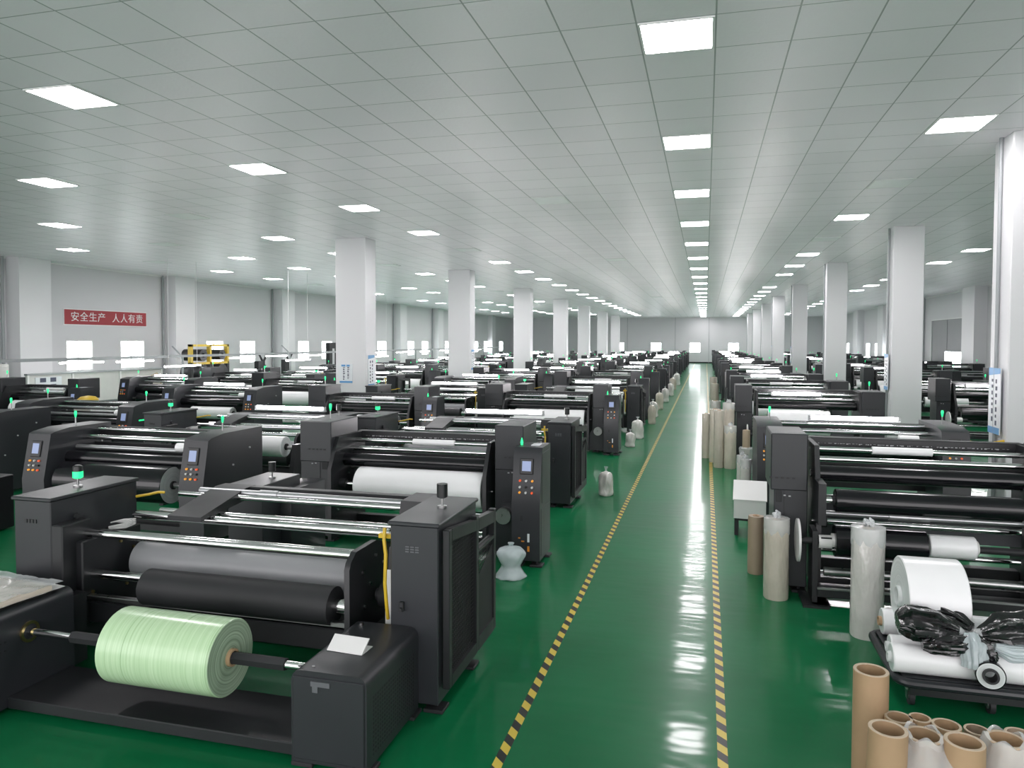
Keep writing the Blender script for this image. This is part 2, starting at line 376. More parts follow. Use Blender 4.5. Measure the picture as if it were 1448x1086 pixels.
right_w = [(39.0, 44.2, .75, 3.35)] + [(y, y + 1.3, 1.0, 2.1) for y in (48.5, 51.5, 56.5, 59.5, 64.5, 67.5, 71.5)]
wall('wall_right', 'x', XR, .24, YF, YB, right_w)
nwin = 0
def window(axis, at, out, ua, ub, za, zb, mull=1):
    global nwin; nwin += 1
    def bx(g, a, b, z0, z1, d0, d1):
        lo, hi = sorted((at + out * d0, at + out * d1))
        g.box(lo, hi, a, b, z0, z1) if axis == 'x' else g.box(a, b, lo, hi, z0, z1)
    g = G(); t = .045
    bx(g, ua, ub, za, za + t, -.015, .16); bx(g, ua, ub, zb - t, zb, -.015, .16)
    bx(g, ua, ua + t, za + t, zb - t, -.015, .16); bx(g, ub - t, ub, za + t, zb - t, -.015, .16)
    for k in range(mull):
        u = ua + (ub - ua) * (k + 1) / (mull + 1); bx(g, u - .02, u + .02, za + t, zb - t, .05, .12)
    fr = struct(g.build('window_%d' % nwin, 'frame_white'))
    g = G(); bx(g, ua + t, ub - t, za + t, zb - t, .09, .10); p = g.build('window_pane', 'daylight', fr)
    return fr
for a, b, c, d in WL: window('x', XL, -1, a, b, c, d)
for a, b, c, d in end_w: window('y', YB, 1, a, b, c, d)
for a, b, c, d in right_w[1:]: window('x', XR, 1, a, b, c, d)
# big shuttered opening in the right wall: grey shutter boards, one bright light in the lower corner
fr = window('x', XR, 1, *right_w[0], mull=0)
g = G(); g.box(XR + .03, XR + .07, 39.04, 44.16, 1.68, 3.31); g.box(XR + .03, XR + .07, 42.0, 44.16, .79, 1.68); g.box(XR + .015, XR + .03, 41.6, 41.64, 1.68, 3.31)
g.build('shutter', 'shutter', fr)
g = G()
for k in range(1, 6): g.box(XR + .07, XR + .09, 39.04 + k * .5 - .02, 39.04 + k * .5 + .02, .79, 1.68)
g.build('window_bar', 'frame_white', fr)
# wall pilasters and the conduits beside them
pil = [17.9, 24.55, 31.9, 38.9, 46.0, 53.2, 60.5, 67.8]
for y in pil: struct(G().box(XL, XL + .5, y - .55, y + .55, 0, ZC).build('pilaster', 'pillar'))
for y in (36.9, 46.6, 54.0, 62.5, 70.0): struct(G().box(XR - .5, XR, y - .8, y + .8, 0, ZC).build('pilaster', 'pillar'))
for x in (-7.8, -3.0, .3, 4.8): struct(G().box(x - .02, x + .02, YB - .03, YB, 0, ZC).build('wall_joint', 'pipe'))
n = 0
for i, y in enumerate(pil[:6]):
    for dy in (-.72, .75):
        tag(G().cyl((XL + .07, y + dy, 0), (XL + .07, y + dy, ZC), .04, n=10).build('conduit_pipe', 'pipe'),
            'grey vertical conduit on the long white wall, %s from the camera' % ordinal(n), 'pipe', 'conduits on the long white wall'); n += 1
tag(G().cyl((XR - .06, 45.4, 0), (XR - .06, 45.4, ZC), .04, n=10).build('conduit_pipe', 'pipe'), 'grey vertical conduit beside the grey shuttered opening', 'pipe')
struct(G().box(XL, XL + .03, YF, YB, 0, .12).build('baseboard_left', 'pipe'))
struct(G().box(XL, XR, YB - .03, YB, 0, .12).build('baseboard_back', 'rubber'))
struct(G().box(XL, XL + .05, YF, YB, ZC - .05, ZC).build('trim_1', 'frame_white'))
struct(G().box(XR - .05, XR, YF, YB, ZC - .05, ZC).build('trim_2', 'frame_white'))
struct(G().box(XL, XR, YB - .05, YB, ZC - .05, ZC).build('trim_3', 'frame_white'))
# pillars: two rows
PL = [(-8.7, -7.9, y) for y in (16.15, 24.2, 33.2, 42.4, 51.0, 60.6, 69.5)]
PR = [(x, x + .6, y) for x, y in ((3.45, 9.85), (3.86, 17.3), (3.64, 24.75), (3.63, 33.9), (3.5, 42.0), (3.53, 50.5), (3.45, 58.5), (3.5, 67.0))]
for x0, x1, y in PL + PR:
    struct(G().box(x0, x1, y, y + .57, 0, ZC, .012).build('pillar', 'pillar'))
for x0, x1, y in PR: struct(G().cyl((x0 - .025, y + .3, 0), (x0 - .025, y + .3, ZC), .022, n=8).build('pillar_conduit', 'pipe'))
# yellow and black floor tape along both sides of the aisle
for x, y0 in ((-1.0, .5), (.108, .5)):
    struct(G().box(x - .026, x + .026, y0, 74, 0, .002).build('floor_marking', 'hazard'))

# ------------------------------------------------------------------ ceiling light panels
def light_proto(on):
    r = thing('ceiling_light', (0, 0, ZC), '', 'light', 'square ceiling light panels')
    g = G(); t = .018
    for a, b, c, d in ((-.29, .29, -.31, -.31 + t), (-.29, .29, .31 - t, .31), (-.29, -.29 + t, -.31 + t, .31 - t), (.29 - t, .29, -.31 + t, .31 - t)):
        g.box(a, b, c, d, -.012, 0)
    g.build('frame', 'frame_white', r)
    G().quad((-.272, -.292, -.008), (-.272, .292, -.008), (.272, .292, -.008), (.272, -.292, -.008)).build('diffuser', 'panel_on' if on else 'panel_off', r)
    return r
LON, LOFF = light_proto(True), light_proto(False); used = set()
rows = {-.25: ('row over the aisle', [6.15 + 3.25 * k for k in range(22)], ()),
        2.75: ('first row toward the shuttered wall', [9.4 + 3.2 * k for k in range(21)], (1, 3, 7)),
        6.95: ('second row toward the shuttered wall', [12.6 + 3.2 * k for k in range(19)], (5, 9)),
        -6.25: ('first row toward the banner', [6.15 + 3.2 * k for k in range(21)], (4,)),
        -2.65: ('sparse row beside the aisle', [12.7, 22.3, 41.5], (0, 1, 2)),
        -10.0: ('second banner-side row', [9.35 + 3.2 * k for k in range(19)], (1, 4, 8, 12)),
        -13.45: ('third banner-side row', [12.85 + 3.2 * k for k in range(17)], (1, 5, 9)),
        -16.75: ('fourth banner-side row', [16.4 + 3.2 * k for k in range(15)], (1, 4, 7))}
for x, (where, ys, off) in rows.items():
    for i, y in enumerate(ys):
        P = LOFF if i in off else LON
        lab = '%s square ceiling light, %s in the %s' % ('unlit' if i in off else 'lit', ordinal(i), where)
        if id(P) not in used: used.add(id(P)); P.location = (x, y, ZC); P['label'] = lab
        else: copy_tree(P, (x, y, ZC), lab)

# ------------------------------------------------------------------ machine building blocks (all coordinates world-like, see at_origin)
def beacon(p, x, y, z, lit=True, h=.15):
    r = G().cyl((x, y, z), (x, y, z + .012), .03, n=14).cyl((x, y, z + .012), (x, y, z + h * .4), .008, n=8).build('signal_beacon', 'steel', p)
    G().cyl((x, y, z + h * .4), (x, y, z + h * .45), .020, .034, n=18).cyl((x, y, z + h * .45), (x, y, z + h * (.74 if lit else 1)), .034, .034, n=18).build('beacon_lamp', 'green_lamp' if lit else 'dark_lamp', r)
    if lit: G().cyl((x, y, z + h * .745), (x, y, z + h * .98), .034, .032, n=18).cyl((x, y, z + h * .98), (x, y, z + h * 1.04), .032, .018, n=18).build('beacon_cap', 'dark_lamp', r)
def tall_beacon(p, x, y, z):
    r = G().cyl((x, y, z), (x, y, z + .1), .008, n=8).build('signal_beacon', 'steel', p)
    G().cyl((x, y, z + .09), (x, y, z + .14), .008, .016, n=14).cyl((x, y, z + .14), (x, y, z + .165), .016, .012, n=14).build('beacon_lamp', 'green_lamp', r)
def foot(p, x, y):
    G().box(x - .06, x + .06, y - .06, y + .06, 0, .022, .004).cyl((x, y, .022), (x, y, .07), .014, n=8).build('leveling_foot', 'rubber', p)
def screen(p, x0, x1, y, z0, z1, dy=0.):
    """operator screen on a panel facing -y that leans back by dy over its height"""
    lean = math.atan2(dy, z1 - z0)
    g = G(); g.box(x0, x1, y - .012, y + .012, z0, z1, .006)
    bmesh.ops.rotate(g.bm, verts=g.bm.verts, cent=(0, y, z0), matrix=Matrix.Rotation(-lean, 3, 'X'))
    o = g.build('screen_bezel', 'dark_lamp', p)
    g = G(); w = (x1 - x0) * .17; h = (z1 - z0) * .17
    g.box(x0 + w, x1 - w, y - .0145, y - .0115, z0 + h * 1.2, z1 - h)
    bmesh.ops.rotate(g.bm, verts=g.bm.verts, cent=(0, y, z0), matrix=Matrix.Rotation(-lean, 3, 'X'))
    g.build('screen', 'screen', o)
def buttons(p, x0, x1, ys, zs, r=.011, n=3, order=('btn_red', 'btn_white', 'btn_orange', 'btn_white', 'btn_black', 'btn_white', 'btn_orange', 'btn_white', 'btn_red')):
    k = 0
    for y, z in zip(ys, zs):
        for i in range(n):
            x = x0 + (x1 - x0) * i / (n - 1)
            G().cyl((x, y + .004, z), (x, y - .014, z), r, n=10).build('push_button', order[k % len(order)], p); k += 1
def roller(p, name, m, x0, x1, y, z, r, n=18, tip=.0):
    g = G().cyl((x0, y, z), (x1, y, z), r, n=n)
    if tip: g.cyl((x0 - tip, y, z), (x0, y, z), r * .5, n=10).cyl((x1, y, z), (x1 + tip, y, z), r * .5, n=10)
    return g.build(name, m, p)
def bolts(p, pts, axis='x', m='steel'):
    g = G()
    for x, y, z in pts:
        d = Vector((.012, 0, 0)) if axis == 'x' else Vector((0, .012, 0))
        g.cyl(Vector((x, y, z)) - d, Vector((x, y, z)) + d, .011, n=6)
    return g.build('bolt', m, p)
def beam_marks(p, x0, x1, y, z, n=46, seed=1):
    rr = random.Random(seed); g = G()
    for i in range(n):
        x = x0 + (x1 - x0) * (i + rr.random() * .8) / n
        g.box(x, x + .006 + rr.random() * .016, y - .0015, y + .0015, z - .006 + rr.random() * .01, z + .004)
    return g.build('scale_strip', 'mark', p)
def lamp(p, x0, x1, y, z):  # uplight tube; real on a few machines, added on others to brighten the ceiling
    r = G().box(x0 - .03, x1 + .03, y - .035, y + .035, z - .05, z - .03, .004).box(x0 - .03, x0, y - .02, y + .02, z - .03, z + .02).box(x1, x1 + .03, y - .02, y + .02, z - .03, z + .02).build('inspection_uplight', 'aluminium', p)
    G().cyl((x0, y, z), (x1, y, z), .018, n=10).build('lamp_tube', 'tube_on', r)

# ------------------------------------------------------------------ machine kind 1: unwinder with open shaft between two low drive boxes
def unwinder(tag_=None, lamp_on=False, lowboxes=True, papers=False):
    root = thing('unwinding_machine', (0, 0, 0), '', 'machine', 'unwinding machines')
    p = root
    # tall aisle-side cabinet with overhanging lid
    g = G(); g.box(-1.76, -1.465, 3.906, 4.62, .05, 1.085, .006); cb = g.build('side_cabinet', 'paint', p)
    G().box(-1.772, -1.452, 3.892, 4.635, 1.083, 1.108, .006).build('cabinet_lid', 'paint', cb)
    g = G()
    for i in range(3):
        for j in range(3): g.box(-1.665 + i * .03, -1.643 + i * .03, 3.902, 3.907, .93 + j * .014, .937 + j * .014)
    g.build('vent_slots', 'paint_grey', cb)
    G().box(-1.70, -1.672, 3.885, 3.907, .585, .64, .004).cyl((-1.686, 3.885, .6), (-1.686, 3.87, .6), .012, n=8).build('latch', 'rubber', cb)
    beacon(p, -1.585, 4.3, 1.108, lit=False)
    foot(p, -1.5, 3.97); foot(p, -1.5, 4.56); foot(p, -4.4, 3.97); foot(p, -4.4, 4.56); foot(p, -1.72, 3.97)
    # guard door with two mesh windows on the aisle face
    g = G(); X0, X1 = -1.455, -1.412
    def fr(ya, yb, za, zb): g.box(X0, X1, ya, yb, za, zb, .004)
    fr(3.95, 4.0, .13, 1.06); fr(4.47, 4.52, .13, 1.02); fr(4.87, 4.92, .13, .98)
    g.prism([(4.0, .99), (4.47, .93), (4.47, 1.0), (4.0, 1.06)], 'x', X0, X1); g.prism([(4.52, .92), (4.87, .89), (4.87, .97), (4.52, 1.0)], 'x', X0, X1)
    g.prism([(4.0, .13), (4.47, .13), (4.47, .2), (4.0, .2)], 'x', X0, X1); g.prism([(4.52, .13), (4.87, .13), (4.87, .22), (4.52, .22)], 'x', X0, X1)
    g.prism([(4.52, .78), (4.87, .78), (4.87, .80), (4.52, .80)], 'x', X0, X1)
    gd = g.build('guard_door', 'paint_dark', p)
    g = G()
    for k in range(30): g.box(-1.436, -1.433, 4.0, 4.47, .21 + k * .025, .2135 + k * .025)
    for k in range(19): g.box(-1.436, -1.433, 4.0 + k * .0255, 4.0035 + k * .0255, .2, .95)
    for k in range(24): g.box(-1.436, -1.433, 4.52, 4.87, .225 + k * .025, .2285 + k * .025)
    for k in range(14): g.box(-1.436, -1.433, 4.52 + k * .0255, 4.5235 + k * .0255, .21, .80)
    g.prism([(4.52, .22), (4.87, .22), (4.87, .74), (4.52, .60)], 'x', -1.428, -1.424)  # dark panel added behind the mesh to darken the see-through window
    g.build('wire_mesh', 'rubber', gd)
    G().box(-1.4635, -1.457, 4.0, 4.6, .2, .98).build('painted_opening', 'rubber', cb)  # opening's shade painted as a dark sheet on the closed cabinet side
    # far cabinet with lid and beacon
    g = G(); g.box(-4.46, -4.16, 3.86, 4.62, .05, 1.085, .006); cb = g.build('side_cabinet', 'paint', p)
    G().box(-4.475, -4.148, 3.846, 4.635, 1.083, 1.108, .006).build('cabinet_lid', 'paint', cb)
    g = G()
    for i in range(4): g.box(-4.37 + i * .026, -4.352 + i * .026, 3.855, 3.861, .935, .96)
    g.build('vent_slots', 'dark_lamp', cb)
    G().box(-4.163, -4.145, 4.03, 4.08, .86, .93, .004).cyl((-4.15, 4.05, .95), (-4.13, 4.05, .95), .02, n=8).build('latch', 'rubber', cb)
    beacon(p, -4.30, 4.22, 1.108)
    # inner side plates
    g = G(); g.box(-4.16, -4.07, 3.86, 4.1, .24, .93, .008); g.box(-4.16, -4.02, 3.97, 4.5, .22, .8, .008); g.build('side_plate', 'paint_dark', p)
    bolts(p, [(-4.02, y, z) for y, z in ((4.05, .44), (4.15, .36), (4.2, .5), (4.35, .4), (4.3, .72), (4.1, .3), (4.42, .65))], m='brass')
    g = G(); g.prism([(3.93, .33), (4.52, .33), (4.52, .80), (4.3, .87), (4.02, .87), (3.95, .82), (3.93, .78)], 'x', -2.07, -2.035); g.build('side_plate', 'paint_dark', p)
    bolts(p, [(-2.035, y, z) for y, z in ((4.05, .42), (4.12, .5), (4.2, .62), (4.35, .5), (4.1, .72), (4.4, .7), (4.28, .78))])
    g = G(); g.prism([(4.1, .1), (4.75, .1), (4.75, 1.0), (4.5, 1.02), (4.42, .9), (4.2, .86)], 'x', -1.9, -1.86)
    g.box(-1.86, -1.76, 4.2, 4.26, .1, .95); g.build('gear_plate', 'paint_dark', p)
    G().cyl((-1.99, 4.3, .52), (-1.90, 4.3, .52), .085, n=24).cyl((-2.03, 4.3, .52), (-1.99, 4.3, .52), .04, n=16).build('brake_disc', 'rubber', p)
    G().prism([(4.02, .45), (4.14, .4), (4.14, .72), (4.02, .78)], 'x', -1.845, -1.80).build('cover_flap', 'white_plastic', p)
    g = G().sweep([(-1.815, 3.95, 1.05), (-1.815, 3.94, .98), (-1.80, 3.93, .9), (-1.81, 3.94, .72), (-1.80, 3.94, .6), (-1.81, 3.98, .5)], .011)
    g.box(-1.86, -1.775, 3.96, 3.99, .985, 1.01); g.build('air_hose', 'yellow', p)
    # rollers
    roller(p, 'guide_roller', 'chrome', -4.07, -2.07, 4.06, .835, .026, tip=.03)
    roller(p, 'guide_roller', 'chrome', -4.05, -2.07, 4.17, .82, .018)
    roller(p, 'guide_roller', 'chrome', -3.98, -1.99, 4.42, .885, .030, tip=.03)
    roller(p, 'guide_roller', 'chrome', -3.86, -1.93, 4.52, .90, .022)
    roller(p, 'guide_roller', 'chrome', -3.86, -1.9, 4.72, .985, .020)
    g = G().cyl((-3.72, 4.78, 1.005), (-1.9, 4.78, 1.005), .026, n=16).cyl((-3.2, 4.78, 1.005), (-3.05, 4.78, 1.005), .032, n=16); g.build('guide_roller', 'aluminium', p)
    g = G(); g.mi = 0; g.cyl((-3.57, 4.06, .51), (-2.2, 4.06, .51), .118, n=32); o = g.build('rubber_roller', 'rubber', p)
    G().cyl((-4.08, 4.06, .56), (-3.57, 4.06, .56), .03, n=16).build('roller_journal', 'chrome', o)
    G().cyl((-2.2, 4.06, .51), (-2.04, 4.06, .51), .045, n=16).build('roller_journal', 'chrome', o)
    roller(p, 'web_roll', 'grey_sheet', -3.96, -2.07, 4.45, .55, .14, n=36)
    G().box(-4.05, -2.06, 4.0, 4.05, .40, .43, .004).build('tie_bar', 'steel', p)
    G().box(-4.1, -2.0, 4.02, 4.16, .24, .38, .008).build('cross_beam', 'paint_dark', p)
    G().box(-4.1, -1.8, 4.6, 4.74, .06, .28, .008).build('cross_beam', 'paint_dark', p)
    # rear top beam with sloping ends
    g = G(); g.box(-3.35, -1.85, 4.86, 4.94, .955, 1.035, .006)
    g.prism([(4.3, .90), (4.94, .955), (4.94, 1.035), (4.82, 1.035), (4.3, .93)], 'x', -3.62, -3.35)
    g.prism([(4.62, .93), (4.94, .955), (4.94, 1.05), (4.66, 1.05)], 'x', -2.02, -1.85); b = g.build('top_beam', 'paint_dark', p)
    beam_marks(b, -3.3, -2.05, 4.858, 1.0, 40, 3)
    G().sweep([(-4.15, 4.6, .97), (-4.06, 4.63, .985), (-4.0, 4.66, 1.0), (-3.96, 4.68, .995)], .010).build('yellow_hose', 'yellow', p)
    for k in range(4):
        G().sweep([(-4.12, 4.32 + k * .012, .84), (-4.04, 4.36, .86 - k * .008), (-3.96, 4.38, .865 - k * .012), (-4.0, 4.33, .84 - k * .01), (-4.1, 4.28, .82 - k * .005)], .005, 6).build('signal_cable', 'white_plastic', p)
    if lowboxes:
        # rounded low drive boxes that carry the shaft
        def low(x0, x1, y0, y1, h, nm):
            e = lambda a, b: abs(a.y - b.y) > .1 and min(a.z, b.z) > h - .02
            g = G(); g.box(x0, x1, y0, y1, .03, h, .055, 5, edges=e); o = g.build(nm, 'paint', p)
            g = G()   # end plate with a raised rim
            g.box(x0 + .012, x1 - .012, y0 - .008, y0, .05, h - .03, .004); g.build('end_plate', 'paint', o)
            return o
        o = low(-2.0, -1.585, 3.235, 3.9, .5, 'drive_box')
        g = G()
        for i in range(20):
            for j in range(14): g.box(-1.5865, -1.5835, 3.30 + i * .027, 3.314 + i * .027, .08 + j * .022, .09 + j * .022)
        g.build('vent_grille', 'rubber', o)
        G().box(-1.885, -1.78, 3.222, 3.23, .43, .455).box(-1.875, -1.845, 3.221, 3.228, .40, .43).build('name_plate', 'paint_grey', o)
        g = G().cyl((-1.92, 3.85, .5), (-1.92, 3.85, .512), .012, n=8).cyl((-1.97, 3.27, .5), (-1.97, 3.27, .51), .01, n=8).cyl((-1.9, 3.28, .5), (-1.9, 3.28, .506), .008, n=8); g.build('bolt', 'steel', o)
        foot(p, -1.95, 3.3); foot(p, -1.63, 3.3); foot(p, -1.63, 3.86)
        o = low(-4.62, -3.87, 3.05, 3.75, .585, 'drive_box')
        G().tube((-3.872, 3.43, .42), (-3.858, 3.43, .42), .062, .045, n=28).build('bearing_ring', 'brass', o)
        G().cyl((-3.87, 3.43, .42), (-3.862, 3.43, .42), .046, n=24).build('bearing', 'rubber', o)
        g = G()
        for k in range(6): g.box(-3.8705, -3.868, 3.2 + (k % 3) * .035, 3.22 + (k % 3) * .03, .36 + (k // 3) * .05, .372 + (k // 3) * .05)
        g.build('stencil_marks', 'dark_lamp', o)
        foot(p, -3.95, 3.12); foot(p, -3.95, 3.68)
        # unwinding shaft
        s = G().cyl((-3.86, 3.43, .42), (-2.0, 3.43, .42), .022, n=16).build('unwind_shaft', 'chrome', p)
        G().cyl((-3.55, 3.43, .42), (-2.15, 3.43, .42), .034, n=6).build('shaft_sleeve', 'rubber', s)
        # low platform between the boxes
        G().box(-3.87, -2.0, 3.28, 3.72, .025, .09, .006).build('base_plate', 'paint_dark', p)
        G().box(-4.0, -3.92, 3.7, 3.9, .05, .5).build('frame_bracket', 'paint_dark', p); G().box(-1.95, -1.9, 3.85, 4.3, .05, .3).build('frame_bracket', 'paint_dark', p)
    if lamp_on: lamp(p, -3.1, -2.0, 4.62, 1.16)
    return root

# ------------------------------------------------------------------ machine kind 2: rewinder with operator stand
def rewinder(stand=True, lamp_on=False, disc=False, tall=False, black=False):
    root = thing('slitting_machine', (0, 0, 0), '', 'machine', 'slitting machines'); p = root; T = .15 if tall else 0.
    # aisle cabinet / far cabinet: hooded heads over narrower bodies
    def head(x0, x1, y0, y1, z0, z1):
        g = G(); g.box(x0, x1, y0, y1, z0 + .34 * (z1 - z0) + .42, z1, .008); g.box(x0 - .004, x1 - .03, y0 + .02, y1 - .08, .06, z1 - .3, .006)
        o = g.build('side_cabinet', 'paint', p)
        xm = x0 + (x1 - x0) * .62
        G().box(xm + .02, x1 - .045, y0 + .014, y0 + .022, .78, .93, .003).build('painted_recess', 'rubber', o)  # recess painted as a dark plate on the cabinet face
        g = G(); g.box(xm - .002, xm + .002, y0 + .015, y0 + .021, .1, .96)
        for k in range(5): g.box(x0 + .1 + k * .045, x0 + .125 + k * .045, y0 - .004, y0 + .001, .985, 1.0)
        g.build('panel_seam', 'rubber', o)
        g = G()
        for k, (a, b) in enumerate(((.12, .90), (.15, .905), (.13, .83), (.17, .835))): g.box(x0 + a, x0 + a + .018, y0 + .013, y0 + .02, b, b + .01)
        g.build('stencil_marks', 'mark', o)
        foot(p, x0 + .05, y0 + .1); foot(p, x1 - .05, y0 + .1); foot(p, x0 + .05, y1 - .12); foot(p, x1 - .05, y1 - .12)
        return o
    head(-4.2, -3.83, 7.0, 7.62, 0, 1.29)
    z2 = 1.37 if tall else 1.31
    head(-2.03, -1.735, 7.02, 7.6, 0, z2)
    tall_beacon(p, -4.0, 7.3, 1.29)
    # inner plates
    for x in (-3.83, -2.13):
        g = G(); g.prism([(6.92, .05), (7.72, .05), (7.72, 1.12 + T), (7.1, 1.12 + T), (7.0, .95), (6.92, .8)], 'x', x, x + .04); g.build('side_plate', 'paint_dark', p)
        bolts(p, [(x + .02 + (.025 if x < -3 else -.025), y, z) for y, z in ((7.05, .35), (7.12, .62), (7.2, .48), (7.3, .7), (7.4, .3), (7.5, .9), (7.15, .2))])
    b = G().box(-3.85, -2.05, 7.64, 7.74, 1.03 + T, 1.125 + T, .006).box(-3.85, -2.05, 7.60, 7.66, 1.02 + T, 1.035 + T).build('top_beam', 'paint_dark', p)
    beam_marks(b, -3.75, -2.2, 7.638, 1.07 + T, 60, 5)
    roller(p, 'guide_roller', 'chrome', -3.82, -2.1, 7.5, 1.04 + T, .022, tip=.03)
    g = G().cyl((-3.1, 7.5, 1.04 + T), (-2.62, 7.5, 1.04 + T), .034, n=18); g.build('film_sleeve', 'white_film', p)
    roller(p, 'guide_roller', 'chrome', -3.8, -2.1, 7.38, .965 + T, .026)
    roller(p, 'guide_roller', 'rubber', -3.8, -2.1, 7.45, .92 + T, .04)
    roller(p, 'rubber_roller', 'black_film', -3.79, -2.1, 7.25, .86 + T, .07, n=28, tip=.02)
    roller(p, 'guide_roller', 'steel', -3.8, -2.1, 7.4, .76, .035)
    roller(p, 'winding_shaft', 'chrome', -3.8, -2.1, 7.13, .62, .026, tip=.02)
    roller(p, 'winding_shaft', 'chrome', -3.8, -2.1, 7.2, .36, .024)
    G().cyl((-2.2, 7.13, .62), (-2.13, 7.13, .62), .055, n=20).cyl((-3.79, 7.13, .62), (-3.72, 7.13, .62), .05, n=20).build('shaft_chuck', 'rubber', p)
    G().box(-3.79, -2.13, 7.45, 7.47, .42, .74).build('back_panel', 'paint_grey', p)
    G().box(-3.79, -2.13, 7.0, 7.1, .10, .17, .006).box(-3.79, -2.13, 7.5, 7.6, .08, .2, .006).build('cross_beam', 'paint_dark', p)
    G().box(-3.79, -2.13, 7.0, 7.03, .2, .225, .004).build('tie_bar', 'steel', p)
    if stand:
        # operator stand: sloping upper panel
        g = G(); g.prism([(6.73, .06), (7.2, .06), (7.2, 1.13), (6.84, 1.13), (6.80, 1.06), (6.72, .60)], 'x', -1.775, -1.50); o = g.build('operator_stand', 'paint', p)
        G().box(-1.64, -1.56, 6.95, 7.08, 1.13, 1.137).build('notice_card', 'poster_white', o)
        dy, dz = .08, .46
        yy = lambda z: 6.72 + (z - .60) * dy / dz - .003
        screen(o, -1.705, -1.575, yy(.88), .88, 1.03, dy * .15 / dz)
        buttons(o, -1.70, -1.58, [yy(.82), yy(.76), yy(.71)], [.82, .76, .71])
        G().box(-1.69, -1.665, 6.722, 6.731, .44, .49).build('handle', 'rubber', o)
        g = G(); g.box(-1.62, -1.6, 6.722, 6.731, .24, .32); g.build('notice_label', 'poster_white', o)
        g = G(); g.box(-1.71, -1.69, 6.722, 6.731, .27, .28).box(-1.68, -1.65, 6.722, 6.731, .24, .25).box(-1.62, -1.60, 6.722, 6.731, .15, .20); g.build('warning_label', 'orange', o)
        G().box(-1.5005, -1.497, 6.78, 7.15, .10, .55, .001).box(-1.5005, -1.497, 6.82, 7.15, .60, 1.08, .001).build('access_door', 'paint', o)
        G().cyl((-1.74, 6.98, 1.13), (-1.74, 6.98, 1.15), .012, n=10).cyl((-1.74, 6.98, 1.15), (-1.74, 6.98, 1.20), .016, .004, n=10).build('indicator_lamp', 'green_lamp', o)
        for x in (-1.73, -1.54):
            for y in (6.79, 7.14): foot(p, x, y)
        # round motor flange between stand and cabinet
        G().cyl((-1.92, 6.93, .42), (-1.92, 7.0, .42), .08, n=24).build('motor_flange', 'steel', p)
        G().prism([(-2.1, .05), (-1.79, .05), (-1.79, .55), (-1.95, .55), (-2.1, .35)], 'y', 7.0, 7.02).build('skirt_plate', 'paint', p)
    if disc:
        G().cyl((-1.95, 6.86, .51), (-1.932, 6.86, .51), .175, n=40).build('end_disc', 'white_plastic', p)
        G().cyl((-1.95, 6.86, .51), (-2.30, 6.86, .51), .028, n=14).build('disc_shaft', 'rubber', p)
        G().cyl((-2.10, 6.86, .51), (-2.20, 6.86, .51), .055, n=18).build('paper_core', 'white_plastic', p)
        g = G(); g.prism([(6.8, .02), (7.05, .02), (7.05, .60), (6.82, .60)], 'x', -2.09, -2.05); g.box(-2.17, -1.97, 6.7, 7.05, 0, .02); g.build('shaft_bracket', 'paint_dark', p)
    if lamp_on: lamp(p, -3.2, -2.4, 7.3, 1.22)
    return root

# ------------------------------------------------------------------ machine kind 3: compact slitter with a panel cabinet at each end
def panel_slitter(lamp_on=False, strip=False):
    root = thing('panel_slitting_machine', (0, 0, 0), '', 'machine', 'compact slitting machines'); p = root
    def cab(x0, x1, y1, z1):
        g = G(); g.prism([(6.42, .05), (y1, .05), (y1, z1 + .03), (6.75, z1 + .03), (6.55, z1), (6.5, z1 - .02), (6.40, .62)], 'x', x0, x1); o = g.build('panel_cabinet', 'paint', p)
        yy = lambda z: 6.40 + (z - .62) * .10 / (z1 - .64) - .003
        xc = (x0 + x1) / 2
        screen(o, xc - .075, xc + .055, yy(.86), .86, 1.04, .035)
        buttons(o, xc - .07, xc + .05, [yy(.82), yy(.77), yy(.72)], [.82, .77, .72], order=('btn_orange', 'btn_white', 'btn_red', 'btn_white', 'btn_white', 'btn_black', 'btn_orange', 'btn_orange', 'btn_red'))
        bolts(o, [(x1, 6.7, .55), (x1, 7.1, .5), (x1, 7.2, .95), (x1, 6.9, .8)], m='mark')
        g = G(); g.box(x0 + .06, x0 + .075, 6.408, 6.416, .42, .435).box(x0 + .1, x0 + .115, 6.408, 6.416, .45, .465); g.build('warning_label', 'orange', o)
        for x in (x0 + .05, x1 - .05):
            for y in (6.5, y1 - .06): foot(p, x, y)
        return o
    o = cab(-5.25, -4.96, 7.45, 1.13); cab(-7.28, -6.98, 7.35, 1.13)
    tall_beacon(p, -5.12, 6.95, 1.16); tall_beacon(p, -7.1, 6.95, 1.16)
    if strip: G().box(-4.962, -4.955, 6.6, 6.95, .88, .90).build('light_strip', 'green_lamp', o)
    G().box(-6.98, -5.25, 7.2, 7.3, 1.02, 1.12, .006).build('top_beam', 'paint_dark', p)
    roller(p, 'guide_roller', 'chrome', -6.98, -5.25, 6.95, 1.03, .028)
    roller(p, 'guide_roller', 'chrome', -6.98, -5.25, 7.12, 1.1, .02)
    roller(p, 'guide_roller', 'aluminium', -6.98, -5.25, 6.85, .93, .025)
    roller(p, 'rubber_roller', 'black_film', -6.98, -5.3, 6.75, .82, .075, n=28, tip=.04)
    roller(p, 'winding_shaft', 'steel', -6.98, -5.25, 6.62, .6, .03)
    G().cyl((-5.62, 6.85, .97), (-5.4, 6.85, .97), .05, n=18).build('film_sleeve', 'white_film', p)
    G().box(-6.98, -5.25, 6.9, 7.0, .08, .2, .006).box(-6.98, -5.25, 6.6, 6.68, .1, .16).build('cross_beam', 'paint_dark', p)
    G().box(-6.98, -5.25, 7.1, 7.13, .3, .95).build('back_panel', 'paint_dark', p)
    if lamp_on: lamp(p, -6.6, -5.6, 7.0, 1.2)
    return root

